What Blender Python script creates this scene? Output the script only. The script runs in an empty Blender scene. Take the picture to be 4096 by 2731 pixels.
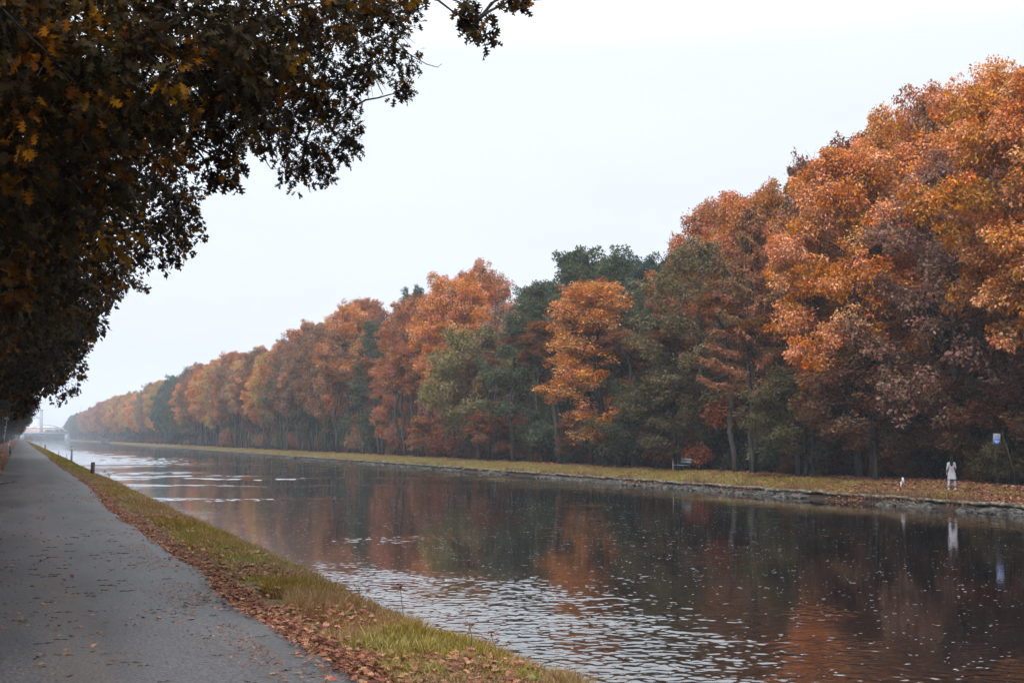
import bpy, math, random
import numpy as np
from mathutils import Vector, Matrix

C = bpy.context.scene
COL = C.collection
rng = np.random.default_rng(7)
random.seed(7)
R = math.radians

# ------------------------------------------------------------------ camera
F = 5120.0 / 4096.0            # focal length in picture widths
PSI, PHI = R(20.97), R(4.272)  # yaw to the right of the canal, pitch up
EYE = np.array([0.0, 0.0, 1.7])
cd = bpy.data.cameras.new('camera'); cam = bpy.data.objects.new('camera', cd); COL.objects.link(cam)
cam.location = EYE
cam.rotation_euler = (math.pi/2 + PHI, 0, -PSI)
cd.sensor_width = 36.0; cd.lens = 36.0*F
cd.clip_start = 0.1; cd.clip_end = 6000
cd.dof.use_dof = True; cd.dof.focus_distance = 60; cd.dof.aperture_fstop = 11.0
C.camera = cam

# ------------------------------------------------------------------ sky, sun, exposure
SUN_EL, SUN_AZ = R(40), R(222)      # azimuth clockwise from +Y: behind the camera, to the left
w = bpy.data.worlds.new("World"); C.world = w; w.use_nodes = True
nt = w.node_tree; nt.nodes.clear()
def N(t, kind, **kw):
    n = t.nodes.new(kind)
    for k, v in kw.items(): setattr(n, k, v)
    return n
out = N(nt, 'ShaderNodeOutputWorld'); bg = N(nt, 'ShaderNodeBackground')
sky = N(nt, 'ShaderNodeTexSky', sky_type='NISHITA'); sky.sun_disc = False
sky.sun_elevation = SUN_EL; sky.sun_rotation = SUN_AZ; sky.dust_density = 3.0
tc = N(nt, 'ShaderNodeTexCoord'); sep = N(nt, 'ShaderNodeSeparateXYZ')
nt.links.new(tc.outputs['Generated'], sep.inputs[0])
ramp = N(nt, 'ShaderNodeValToRGB')
ramp.color_ramp.elements[0].position = 0.0; ramp.color_ramp.elements[0].color = (0.76, 0.80, 0.95, 1)
ramp.color_ramp.elements[1].position = 0.34; ramp.color_ramp.elements[1].color = (0.90, 0.955, 1.0, 1)
e_ = ramp.color_ramp.elements.new(0.10); e_.color = (0.82, 0.865, 0.97, 1)
nz = N(nt, 'ShaderNodeTexNoise'); nz.inputs['Scale'].default_value = 2.2; nz.inputs['Detail'].default_value = 4
mp = N(nt, 'ShaderNodeMapping'); mp.inputs['Scale'].default_value = (1, 1, 4)
nt.links.new(tc.outputs['Generated'], mp.inputs[0]); nt.links.new(mp.outputs[0], nz.inputs[0])
mr = N(nt, 'ShaderNodeMapRange'); mr.inputs[1].default_value = .3; mr.inputs[2].default_value = .7
mr.inputs[3].default_value = 10.9; mr.inputs[4].default_value = 11.9
nt.links.new(nz.outputs[0], mr.inputs[0])
sc = N(nt, 'ShaderNodeVectorMath', operation='SCALE')
# an overcast sky is brighter towards the zenith
zb = N(nt, 'ShaderNodeMapRange'); zb.inputs[1].default_value = .29; zb.inputs[2].default_value = .60; zb.inputs[3].default_value = 1.0; zb.inputs[4].default_value = 2.8
nt.links.new(sep.outputs[2], zb.inputs[0]); zm = N(nt, 'ShaderNodeMath', operation='MULTIPLY'); nt.links.new(mr.outputs[0], zm.inputs[0]); nt.links.new(zb.outputs[0], zm.inputs[1])
nt.links.new(sep.outputs[2], ramp.inputs[0]); nt.links.new(ramp.outputs[0], sc.inputs[0]); nt.links.new(zm.outputs[0], sc.inputs['Scale'])
mx = N(nt, 'ShaderNodeMixRGB'); mx.inputs[0].default_value = 0.9
nt.links.new(sky.outputs[0], mx.inputs[1]); nt.links.new(sc.outputs[0], mx.inputs[2])
nt.links.new(mx.outputs[0], bg.inputs[0]); bg.inputs[1].default_value = 0.1
nt.links.new(bg.outputs[0], out.inputs[0])

sd = bpy.data.lights.new('sun', 'SUN'); so = bpy.data.objects.new('sun', sd); COL.objects.link(so)
sd.energy = 3.8; sd.angle = R(12); sd.color = (1.0, 0.95, 0.89)
sv = Vector((math.sin(SUN_AZ)*math.cos(SUN_EL), math.cos(SUN_AZ)*math.cos(SUN_EL), math.sin(SUN_EL)))
so.rotation_euler = sv.to_track_quat('Z', 'Y').to_euler()
C.view_settings.view_transform = 'Standard'; C.view_settings.look = 'None'
C.view_settings.exposure = 0.0; C.view_settings.gamma = 1.0
C.cycles.max_bounces = 5; C.cycles.diffuse_bounces = 1; C.cycles.glossy_bounces = 2
C.cycles.transmission_bounces = 3; C.cycles.volume_bounces = 2; C.cycles.transparent_max_bounces = 4
C.cycles.caustics_reflective = False; C.cycles.caustics_refractive = False
C.cycles.sample_clamp_indirect = 4

# ------------------------------------------------------------------ where things are
cp, sp_, cf, sf = math.cos(PSI), math.sin(PSI), math.cos(PHI), math.sin(PHI)
FW = np.array([sp_*cf, cp*cf, sf]); RT = np.array([cp, -sp_, 0.0]); UP = np.cross(RT, FW)
def ray(x, y):                                     # x, y in photo pixels (4096 wide)
    return FW + RT*((x-2048)/5120.0) + UP*((1365.5-y)/5120.0)
def at_z(x, y, z):                                 # ground point under a pixel
    d = ray(x, y); return EYE + d*((z-EYE[2])/d[2])
def at_X(x, y, X):
    d = ray(x, y); return EYE + d*(X/d[0])
def at_d(u, v, depth):                             # overview pixels (2352 wide) and camera depth
    return EYE + ray(u*1.7415, v*1.7415)*depth
WATER = -1.75
def gz_profile(X):
    return np.interp(X, [-300, -7, -2.0, -0.9, 2.3, 3.0, 3.55, 4.0, 4.8, 5.6, 8, 38, 40.3, 41.2, 41.85, 42.05, 43, 45, 46.8, 60, 300],
                        [0.35, .25, .06, -.015, -.015, -.05, -.20, -.50, -1.2, -1.95, -3.2, -3.4, -2.5, -1.83, -1.62, -1.36, -1.18, -.93, -.80, -.6, -.5])
_T = np.random.default_rng(3).random((256, 256))
def vn(x, y, s=1.0, o=0):                          # value noise 0..1
    x = np.asarray(x, float)/s + 37.1*o + 1000; y = np.asarray(y, float)/s + 11.7*o + 1000
    i = np.floor(x).astype(int); j = np.floor(y).astype(int); a = x-i; b = y-j
    a = a*a*(3-2*a); b = b*b*(3-2*b); g = lambda p, q: _T[p % 256, q % 256]
    return (g(i, j)*(1-a)+g(i+1, j)*a)*(1-b) + (g(i, j+1)*(1-a)+g(i+1, j+1)*a)*b
def gz(X, Y):
    X = np.asarray(X, float); Y = np.asarray(Y, float)
    z = gz_profile(np.where((X > 2.6) & (X < 12), X - .12 -   .20*np.clip((12.5-Y)/4, 0, 1)*np.clip((X-2.6)/.7, 0, 1), X))
    rough = np.where((X > 2.4) & (X < 5), 1.0, np.where(X > 42.2, 1.0, np.where(X < -1, .8, 0.0)))
    z = z + rough*((vn(X, Y, 1.3)-.5)*.09 + (vn(X, Y, 5, 1)-.5)*.12)
    end = np.clip((Y-1400)/30, 0, 1)
    return np.where(z < -.55, z*(1-end) + (-.55)*end, z)

# ------------------------------------------------------------------ mesh helpers
def mesh(name, V, groups, mat, tint=None, smooth=False):
    """groups: list of integer arrays (n, k), faces of k corners each"""
    me = bpy.data.meshes.new(name)
    V = np.asarray(V, np.float32); me.vertices.add(len(V)); me.vertices.foreach_set('co', V.ravel())
    groups = [np.asarray(g, np.int32) for g in groups if len(g)]
    nl = sum(g.size for g in groups); nf = sum(len(g) for g in groups)
    me.loops.add(nl); me.polygons.add(nf)
    me.loops.foreach_set('vertex_index', np.concatenate([g.ravel() for g in groups]))
    tot = np.concatenate([np.full(len(g), g.shape[1], np.int32) for g in groups])
    st = np.concatenate([[0], np.cumsum(tot)[:-1]]).astype(np.int32)
    me.polygons.foreach_set('loop_start', st)
    if smooth: me.polygons.foreach_set('use_smooth', np.ones(nf, bool))
    if tint is not None:
        a = me.attributes.new('tint', 'FLOAT_COLOR', 'POINT')
        c = np.ones((len(V), 4), np.float32); c[:, :3] = tint
        a.data.foreach_set('color', c.ravel())
    me.update(calc_edges=True); me.validate()
    if mat: me.materials.append(mat)
    return me
def obj(name, me, parent=None, **props):
    o = bpy.data.objects.new(name, me); COL.objects.link(o)
    if parent: o.parent = parent
    for k, v in props.items(): o[k] = v
    return o
def empty(name, loc, label, cat, group=None, rz=0):
    o = bpy.data.objects.new(name, None); COL.objects.link(o); o.location = loc; o.rotation_euler = (0, 0, rz)
    o.empty_display_size = .2; o['label'] = label; o['category'] = cat
    if group: o['group'] = group
    return o
def copy_tree(o, parent=None):
    c = o.copy(); COL.objects.link(c)
    if parent: c.parent = parent
    for ch in o.children: copy_tree(ch, c)
    return c

class MB:
    """collects tubes and boxes for one mesh object"""
    def __init__(s): s.V = []; s.Q = []; s.T = []; s.n = 0
    def add(s, V, Q=(), T=()):
        s.V.append(np.asarray(V, float))
        if len(Q): s.Q.append(np.asarray(Q)+s.n)
        if len(T): s.T.append(np.asarray(T)+s.n)
        s.n += len(V)
    def tube(s, P, rad, k=6, cap=True, flat=1.0):
        P = np.asarray(P, float); n = len(P); rad = np.broadcast_to(rad, (n,))
        D = np.gradient(P, axis=0); D /= np.linalg.norm(D, axis=1)[:, None]+1e-9
        ref = np.array([0, 0, 1.0]) if abs(D[0, 2]) < .9 else np.array([1.0, 0, 0])
        A = np.cross(D, ref); A /= np.linalg.norm(A, axis=1)[:, None]+1e-9; B = np.cross(D, A)
        th = np.arange(k)*2*math.pi/k
        V = P[:, None] + rad[:, None, None]*(np.cos(th)[None, :, None]*A[:, None] + flat*np.sin(th)[None, :, None]*B[:, None])
        i, j = np.meshgrid(np.arange(n-1), np.arange(k), indexing='ij'); j2 = (j+1) % k
        Q = np.stack([i*k+j, i*k+j2, (i+1)*k+j2, (i+1)*k+j], -1).reshape(-1, 4)
        V = V.reshape(-1, 3); T = []
        if cap:
            V = np.vstack([V, P[:1], P[-1:]]); a = n*k; jj = np.arange(k)
            T = np.vstack([np.stack([np.full(k, a), (jj+1) % k, jj], -1), np.stack([np.full(k, a+1), (n-1)*k+jj, (n-1)*k+(jj+1) % k], -1)])
        s.add(V, Q, T)
    def box(s, c, size, rz=0, jit=0, taper=1.0):
        x, y, z = np.array(size)/2.0
        V = np.array([[-x, -y, -z], [x, -y, -z], [x, y, -z], [-x, y, -z], [-x*taper, -y*taper, z], [x*taper, -y*taper, z], [x*taper, y*taper, z], [-x*taper, y*taper, z]])
        if jit: V = V + (np.random.default_rng(int(abs(c[1])*97) % 9999).random((8, 3))-.5)*jit
        a, b = math.cos(rz), math.sin(rz)
        V = V @ np.array([[a, b, 0], [-b, a, 0], [0, 0, 1]]) + np.array(c)
        s.add(V, [[0, 3, 2, 1], [4, 5, 6, 7], [0, 1, 5, 4], [1, 2, 6, 5], [2, 3, 7, 6], [3, 0, 4, 7]])
    def build(s, name, mat, smooth=False):
        g = []
        if s.Q: g.append(np.vstack(s.Q))
        if s.T: g.append(np.vstack(s.T))
        return mesh(name, np.vstack(s.V), g, mat, smooth=smooth)

# ------------------------------------------------------------------ materials
def newmat(name):
    m = bpy.data.materials.new(name); m.use_nodes = True; t = m.node_tree; t.nodes.clear()
    o = N(t, 'ShaderNodeOutputMaterial'); return m, t, o
def L(t, a, b): t.links.new(a, b)
def noise_mat(name, c1, c2, scale=5, rough=.8, bump=.0, c3=None, stretch=(1, 1, 1), spec=.3, metal=0, detail=6, lo=.35, hi=.65):
    m, t, o = newmat(name); p = N(t, 'ShaderNodeBsdfPrincipled'); L(t, p.outputs[0], o.inputs[0])
    tc = N(t, 'ShaderNodeTexCoord'); mp = N(t, 'ShaderNodeMapping'); mp.inputs['Scale'].default_value = stretch
    n = N(t, 'ShaderNodeTexNoise'); n.inputs['Scale'].default_value = scale; n.inputs['Detail'].default_value = detail
    L(t, tc.outputs['Object'], mp.inputs[0]); L(t, mp.outputs[0], n.inputs[0])
    r = N(t, 'ShaderNodeValToRGB'); e = r.color_ramp.elements
    e[0].position = lo; e[0].color = (*c1, 1); e[1].position = hi; e[1].color = (*c2, 1)
    if c3: q = e.new((lo+hi)/2); q.color = (*c3, 1)
    L(t, n.outputs[0], r.inputs[0]); L(t, r.outputs[0], p.inputs['Base Color'])
    p.inputs['Roughness'].default_value = rough; p.inputs['Specular IOR Level'].default_value = spec; p.inputs['Metallic'].default_value = metal
    if bump:
        b = N(t, 'ShaderNodeBump'); b.inputs['Distance'].default_value = bump; L(t, n.outputs[0], b.inputs['Height']); L(t, b.outputs[0], p.inputs['Normal'])
    return m
def leaf_mat(name, col=None, hue=.05, val=.5, trans=.3, rough=.5, alt=None):
    """per-leaf and per-spray variation carried by the 'tint' attribute; colour from the object or fixed"""
    m, t, o = newmat(name)
    at = N(t, 'ShaderNodeAttribute', attribute_name='tint'); s = N(t, 'ShaderNodeSeparateXYZ'); L(t, at.outputs['Vector'], s.inputs[0])
    hs = N(t, 'ShaderNodeHueSaturation')
    if col is None:
        oi = N(t, 'ShaderNodeObjectInfo'); src = oi.outputs['Color']
    else:
        rg = N(t, 'ShaderNodeRGB'); rg.outputs[0].default_value = (*col, 1); src = rg.outputs[0]
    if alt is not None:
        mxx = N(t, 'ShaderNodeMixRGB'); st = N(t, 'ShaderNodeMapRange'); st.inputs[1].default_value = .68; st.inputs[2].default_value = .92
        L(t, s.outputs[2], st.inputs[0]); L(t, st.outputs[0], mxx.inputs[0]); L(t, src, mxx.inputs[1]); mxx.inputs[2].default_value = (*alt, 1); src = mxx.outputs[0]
    if col is None:                                 # some sprays turn brown or stay green before the rest
        gm = N(t, 'ShaderNodeMapRange'); gm.inputs[1].default_value = .68; gm.inputs[2].default_value = .95; gm.inputs[4].default_value = .42; L(t, s.outputs[1], gm.inputs[0])
        m3 = N(t, 'ShaderNodeMixRGB'); L(t, gm.outputs[0], m3.inputs[0]); L(t, src, m3.inputs[1]); m3.inputs[2].default_value = (.14, .10, .045, 1); src = m3.outputs[0]
    def lin(sock, a, b):
        q = N(t, 'ShaderNodeMath', operation='MULTIPLY_ADD'); L(t, sock, q.inputs[0]); q.inputs[1].default_value = a; q.inputs[2].default_value = b; return q.outputs[0]
    h1 = lin(s.outputs[1], hue, .5-hue/2); h2 = N(t, 'ShaderNodeMath', operation='ADD'); L(t, h1, h2.inputs[0]); L(t, lin(s.outputs[0], hue*.5, -hue*.25), h2.inputs[1])
    L(t, h2.outputs[0], hs.inputs['Hue']); vv = N(t, 'ShaderNodeMath', operation='MULTIPLY'); L(t, lin(s.outputs[0], val*2, 1-val), vv.inputs[0]); L(t, lin(s.outputs[2], -.55, 1.28), vv.inputs[1]); L(t, vv.outputs[0], hs.inputs['Value']); L(t, lin(s.outputs[2], .35, .8), hs.inputs['Saturation'])
    L(t, src, hs.inputs['Color'])
    p = N(t, 'ShaderNodeBsdfPrincipled'); p.inputs['Roughness'].default_value = rough+.15; p.inputs['Specular IOR Level'].default_value = .07
    tr = N(t, 'ShaderNodeBsdfTranslucent'); ms = N(t, 'ShaderNodeMixShader'); ms.inputs[0].default_value = trans
    L(t, hs.outputs[0], p.inputs['Base Color']); L(t, hs.outputs[0], tr.inputs[0]); L(t, p.outputs[0], ms.inputs[1]); L(t, tr.outputs[0], ms.inputs[2]); L(t, ms.outputs[0], o.inputs[0])
    return m
def flat_mat(name, col, rough=.6, metal=0, spec=.4):
    return noise_mat(name, tuple(c*.82 for c in col), tuple(min(1, c*1.12) for c in col), 9, rough, 0, spec=spec, metal=metal)

M_leaf = leaf_mat('tree_foliage', None, .030, .32, .30)
M_needle = leaf_mat('needle_foliage', None, .03, .4, .15, .6)
M_oak = leaf_mat('oak_foliage', (.023, .015, .005), .03, .65, .30, .6, alt=(.15, .062, .012))  # backlit shade is put into the dark base, amber highlights into alt
M_bark = noise_mat('bark', (.011, .009, .008), (.038, .031, .027), 6, .9, .03, stretch=(2, 2, .35))
M_litter = leaf_mat('fallen_leaf', (.20, .075, .042), .05, .65, .1, .6, alt=(.34, .19, .12))
M_grass = leaf_mat('grass_blade', None, .04, .45, .3, .5)

# ground: litter, bare soil and grass by place, all world-space noise
def ground_mat():
    m, t, o = newmat('ground'); p = N(t, 'ShaderNodeBsdfPrincipled'); L(t, p.outputs[0], o.inputs[0]); p.inputs['Roughness'].default_value = .95; p.inputs['Specular IOR Level'].default_value = .1
    g = N(t, 'ShaderNodeNewGeometry')
    n1 = N(t, 'ShaderNodeTexNoise'); n1.inputs['Scale'].default_value = .45; n1.inputs['Detail'].default_value = 5
    n2 = N(t, 'ShaderNodeTexNoise'); n2.inputs['Scale'].default_value = 9; n2.inputs['Detail'].default_value = 6
    L(t, g.outputs['Position'], n1.inputs[0]); L(t, g.outputs['Position'], n2.inputs[0])
    gr = N(t, 'ShaderNodeValToRGB'); e = gr.color_ramp.elements; e[0].position = .32; e[0].color = (.065, .048, .022, 1); e[1].position = .62; e[1].color = (.125, .100, .036, 1)
    li = N(t, 'ShaderNodeValToRGB'); e = li.color_ramp.elements; e[0].position = .3; e[0].color = (.035, .018, .013, 1); e[1].position = .7; e[1].color = (.17, .075, .042, 1)
    L(t, n2.outputs[0], li.inputs[0]); L(t, n2.outputs[0], gr.inputs[0])
    at = N(t, 'ShaderNodeAttribute', attribute_name='tint'); s = N(t, 'ShaderNodeSeparateXYZ'); L(t, at.outputs['Vector'], s.inputs[0])
    ad = N(t, 'ShaderNodeMath', operation='ADD'); L(t, s.outputs[0], ad.inputs[0]); L(t, n1.outputs[0], ad.inputs[1])
    st = N(t, 'ShaderNodeMapRange'); st.inputs[1].default_value = .85; st.inputs[2].default_value = 1.15; L(t, ad.outputs[0], st.inputs[0])
    mx = N(t, 'ShaderNodeMixRGB'); L(t, st.outputs[0], mx.inputs[0]); L(t, li.outputs[0], mx.inputs[1]); L(t, gr.outputs[0], mx.inputs[2])
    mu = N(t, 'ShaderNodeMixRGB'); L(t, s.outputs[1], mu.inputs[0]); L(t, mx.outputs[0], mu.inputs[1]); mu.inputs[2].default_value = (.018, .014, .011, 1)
    L(t, mu.outputs[0], p.inputs['Base Color'])
    b = N(t, 'ShaderNodeBump'); b.inputs['Distance'].default_value = .05; L(t, n2.outputs[0], b.inputs['Height']); L(t, b.outputs[0], p.inputs['Normal'])
    return m
def asphalt_mat():
    m, t, o = newmat('asphalt'); p = N(t, 'ShaderNodeBsdfPrincipled'); L(t, p.outputs[0], o.inputs[0])
    g = N(t, 'ShaderNodeNewGeometry')
    n1 = N(t, 'ShaderNodeTexNoise'); n1.inputs['Scale'].default_value = 38; n1.inputs['Detail'].default_value = 3
    n2 = N(t, 'ShaderNodeTexNoise'); n2.inputs['Scale'].default_value = .7; n2.inputs['Detail'].default_value = 6
    mp = N(t, 'ShaderNodeMapping'); mp.inputs['Scale'].default_value = (1.6, .35, 1)
    L(t, g.outputs['Position'], n1.inputs[0]); L(t, g.outputs['Position'], mp.inputs[0]); L(t, mp.outputs[0], n2.inputs[0])
    r1 = N(t, 'ShaderNodeValToRGB'); e = r1.color_ramp.elements; e[0].position = .38; e[0].color = (.019, .0172, .0178, 1); e[1].position = .68; e[1].color = (.090, .080, .083, 1)
    r2 = N(t, 'ShaderNodeValToRGB'); e = r2.color_ramp.elements; e[0].position = .35; e[0].color = (.58, .55, .55, 1); e[1].position = .65; e[1].color = (1.22, 1.22, 1.26, 1)
    L(t, n1.outputs[0], r1.inputs[0]); L(t, n2.outputs[0], r2.inputs[0])
    mm = N(t, 'ShaderNodeMixRGB', blend_type='MULTIPLY'); mm.inputs[0].default_value = 1; L(t, r1.outputs[0], mm.inputs[1]); L(t, r2.outputs[0], mm.inputs[2])
    # brown grit left along the middle of the path
    sx = N(t, 'ShaderNodeSeparateXYZ'); L(t, g.outputs['Position'], sx.inputs[0])
    a = N(t, 'ShaderNodeMath', operation='SUBTRACT'); L(t, sx.outputs[0], a.inputs[0]); a.inputs[1].default_value = .45
    a2 = N(t, 'ShaderNodeMath', operation='ABSOLUTE'); L(t, a.outputs[0], a2.inputs[0])
    n3 = N(t, 'ShaderNodeTexNoise'); n3.inputs['Scale'].default_value = 5; n3.inputs['Detail'].default_value = 8; n3.inputs['Roughness'].default_value = .7; L(t, g.outputs['Position'], n3.inputs[0])
    a3 = N(t, 'ShaderNodeMath', operation='ADD'); L(t, a2.outputs[0], a3.inputs[0]); L(t, n3.outputs[0], a3.inputs[1])
    st = N(t, 'ShaderNodeMapRange'); st.inputs[1].default_value = .80; st.inputs[2].default_value = .66; st.inputs[3].default_value = 0; st.inputs[4].default_value = .22; L(t, a3.outputs[0], st.inputs[0])
    mx = N(t, 'ShaderNodeMixRGB'); L(t, st.outputs[0], mx.inputs[0]); L(t, mm.outputs[0], mx.inputs[1]); mx.inputs[2].default_value = (.10, .062, .045, 1)
    L(t, mx.outputs[0], p.inputs['Base Color']); p.inputs['Roughness'].default_value = .6; p.inputs['Specular IOR Level'].default_value = .35
    b = N(t, 'ShaderNodeBump'); b.inputs['Distance'].default_value = .003; L(t, n1.outputs[0], b.inputs['Height']); L(t, b.outputs[0], p.inputs['Normal'])
    return m
def water_mat():
    m, t, o = newmat('canal_water'); p = N(t, 'ShaderNodeBsdfGlossy'); p.inputs['Roughness'].default_value = .06; df = N(t, 'ShaderNodeBsdfDiffuse'); df.inputs[0].default_value = (.010, .009, .008, 1)
    fr = N(t, 'ShaderNodeFresnel'); fr.inputs[0].default_value = 1.33; fm = N(t, 'ShaderNodeMath', operation='MULTIPLY_ADD', use_clamp=True); fm.inputs[1].default_value = 1.95; fm.inputs[2].default_value = .03
    L(t, fr.outputs[0], fm.inputs[0]); ms = N(t, 'ShaderNodeMixShader'); L(t, fm.outputs[0], ms.inputs[0]); L(t, df.outputs[0], ms.inputs[1]); L(t, p.outputs[0], ms.inputs[2]); L(t, ms.outputs[0], o.inputs[0])
    g = N(t, 'ShaderNodeNewGeometry'); pos = g.outputs['Position']
    def nz(scale, st, det=2, rot=0, rg=.5):
        mp = N(t, 'ShaderNodeMapping'); mp.inputs['Scale'].default_value = st; mp.inputs['Rotation'].default_value = (0, 0, rot)
        n = N(t, 'ShaderNodeTexNoise'); n.inputs['Scale'].default_value = scale; n.inputs['Detail'].default_value = det; n.inputs['Roughness'].default_value = rg
        L(t, pos, mp.inputs[0]); L(t, mp.outputs[0], n.inputs[0]); return n.outputs[0]
    def mth(op, a, b):
        q = N(t, 'ShaderNodeMath', operation=op)
        for i, v in enumerate((a, b)):
            if isinstance(v, (int, float)): q.inputs[i].default_value = v
            else: L(t, v, q.inputs[i])
        return q.outputs[0]
    def step(v, lo, hi, a=0, b=1):
        q = N(t, 'ShaderNodeMapRange', interpolation_type='SMOOTHSTEP'); q.inputs[1].default_value = lo; q.inputs[2].default_value = hi; q.inputs[3].default_value = a; q.inputs[4].default_value = b
        L(t, v, q.inputs[0]); return q.outputs[0]
    sx = N(t, 'ShaderNodeSeparateXYZ'); L(t, pos, sx.inputs[0]); X, Y = sx.outputs[0], sx.outputs[1]
    # cat's paws: patches of wind ruffle lying across the canal
    gust = nz(1.0, (.035, .055, 1), 3, R(-20))
    ruf = step(gust, .50, .60)
    def band(y0, wdt, slope):                       # long ruffled streak crossing the canal at y0
        d = mth('SUBTRACT', Y, mth('ADD', mth('MULTIPLY', X, slope), y0)); wob = mth('MULTIPLY', mth('SUBTRACT', nz(1, (.06, .06, 1), 2), .5), wdt*2.2)
        d = mth('ABSOLUTE', mth('ADD', d, wob), 0); return step(d, wdt, wdt*.35)
    near = mth('MULTIPLY', step(Y, 34, 25), step(X, 22, 12))
    bands = mth('MAXIMUM', band(62, 5, -.35), mth('MAXIMUM', band(96, 6, -.36), mth('MAXIMUM', band(150, 16, -.36), mth('MAXIMUM', band(260, 40, -.36), band(460, 60, -.36)))))
    far_l = mth('MULTIPLY', mth('MULTIPLY', step(Y, 120, 155), step(X, 30, 12)), .8)
    amt = mth('MAXIMUM', mth('MAXIMUM', mth('MULTIPLY', ruf, .25), far_l), mth('MAXIMUM', near, bands))
    small = nz(5.5, (1, 1.5, 1), 2, R(-21)); mid = nz(1.6, (1, 1.6, 1), 2, R(-21)); broad = nz(.35, (1, 1.3, 1), 2, R(10))
    spark = step(nz(6.0, (1, 1.6, 1), 1, R(-21)),   .73, .82)
    h = mth('ADD', mth('MULTIPLY', small, mth('ADD', mth('MULTIPLY', amt, .0150), .0004)), mth('ADD', mth('MULTIPLY', mid, mth('ADD', mth('MULTIPLY', amt, .022), .0010)), mth('MULTIPLY', broad, .003)))
    h = mth('ADD', mth('MULTIPLY', h, .14), mth('MULTIPLY', spark, .012))
    b = N(t, 'ShaderNodeBump'); b.inputs['Distance'].default_value = 1.0; b.inputs['Strength'].default_value = 1.0
    L(t, h, b.inputs['Height']); L(t, b.outputs[0], p.inputs['Normal'])
    return m
M_ground, M_asphalt, M_water = ground_mat(), asphalt_mat(), water_mat()
M_concrete = noise_mat('weathered_concrete', (.045, .037, .026), (.20, .17, .13), 3.5, .9, .03, c3=(.11, .092, .068), detail=9)
M_pile = noise_mat('rusty_sheet_pile', (.012, .010, .009), (.04, .03, .024), 2.5, .9, .02)
M_rock = noise_mat('riprap_rock', (.014, .012, .010), (.085, .080, .072), 2.2, .85, .03)
M_wood = noise_mat('old_wood', (.035, .024, .018), (.15, .10, .075), 9, .9, .02, stretch=(2, 2, .3))
M_grey = flat_mat('grey_paint', (.26, .32, .31)); M_white = flat_mat('white_paint', (.78, .79, .80)); M_black = flat_mat('black_paint', (.015, .015, .017))
M_darkblue = flat_mat('dark_blue_paint', (.015, .03, .055)); M_blue = flat_mat('blue_enamel', (.010, .075, .34))
M_steel = flat_mat('bridge_white_steel', (.30, .32, .38)); M_deck = flat_mat('bridge_deck_steel', (.10, .16, .22)); M_brick = noise_mat('red_brick', (.33, .22, .20), (.42, .28, .26), 1, .9)
M_pale = noise_mat('pale_cladding', (.34, .36, .40), (.42, .44, .48), .3, .7); M_tower = noise_mat('tower_concrete', (.17, .18, .22), (.22, .23, .27), .2, .9)
M_dolphin = noise_mat('tarred_timber', (.05, .055, .06), (.12, .13, .14), 1.5, .8, stretch=(1, 1, .2))

# ------------------------------------------------------------------ setting: ground, path, water
Xs = np.concatenate([np.linspace(-110, -8, 14), np.linspace(-7, -1, 22), np.linspace(-.9, 2.3, 8), np.linspace(2.4, 6, 40), np.linspace(7, 40, 10), np.linspace(40.3, 41.85, 8), np.linspace(42.05, 48, 36), np.linspace(49, 70, 22), np.linspace(75, 240, 18)])
Ys = np.concatenate([np.linspace(-60, 3, 30), np.linspace(3.2, 40, 160), np.linspace(40.5, 130, 150), np.linspace(132, 400, 90), np.linspace(410, 1790, 110)])
gx, gy = np.meshgrid(Xs, Ys); zz = gz(gx, gy)
V = np.stack([gx, gy, zz], -1).reshape(-1, 3); nx, ny = len(Xs), len(Ys)
i, j = np.meshgrid(np.arange(ny-1), np.arange(nx-1), indexing='ij')
Q = np.stack([i*nx+j, i*nx+j+1, (i+1)*nx+j+1, (i+1)*nx+j], -1).reshape(-1, 4)
gness = np.interp(V[:, 0], [-8, -2, -1, 2.35, 2.55, 4.2, 4.8, 41.9, 42.1, 45.0, 46.2, 60], [.15, .3, .35, .15, .8, .75, .2, .2, .95, .95, .15, .1])
gness = np.where((V[:, 0] > 42) & (V[:, 1] < 75), gness - np.clip((75-V[:, 1])/25, 0, .6), gness)
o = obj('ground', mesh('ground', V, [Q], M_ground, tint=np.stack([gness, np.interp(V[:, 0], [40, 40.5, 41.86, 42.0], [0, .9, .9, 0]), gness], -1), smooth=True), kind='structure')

py = np.concatenate([np.linspace(-40, 4, 20), np.linspace(4.2, 60, 280), np.linspace(60.5, 300, 240), np.linspace(305, 1500, 150)])
wob = lambda y, o_: (vn(y, y*0, 2.2, o_)-.5)*.12*(y < 200) + (vn(y, y*0, .4, o_+1)-.5)*.09*(y < 80) + (vn(y, y*0, 14, o_+2)-.5)*.25
pr = 2.16 + .13*np.clip((13-py)/4, 0, 1) + wob(py, 5); pl = -.86 + wob(py, 9)
pr = pr +   .15*np.exp(-((py-17.2)/2.2)**2) - .1*np.exp(-((py-33)/4.0)**2)
cols = []
for f_ in np.linspace(0, 1, 7):
    x = pl + (pr-pl)*f_; cols.append(np.stack([x, py, 0.004 + .02*math.sin(math.pi*f_) + 0*py], -1))
V = np.stack(cols, 1).reshape(-1, 3); n_ = len(py)
i, j = np.meshgrid(np.arange(n_-1), np.arange(6), indexing='ij')
obj('path', mesh('path', V, [np.stack([i*7+j, i*7+j+1, (i+1)*7+j+1, (i+1)*7+j], -1).reshape(-1, 4)], M_asphalt, smooth=True), kind='structure')
wx = np.concatenate([np.arange(3.2, 16, .036), np.arange(16.05, 41.9, .10), [41.98]])
wy = [-60, -20, 0, 3.0]
while wy[-1] < 1570: wy.append(wy[-1] + (.04 if wy[-1] < 33 else min(20, .06*(wy[-1]/33)**1.5)))
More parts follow.
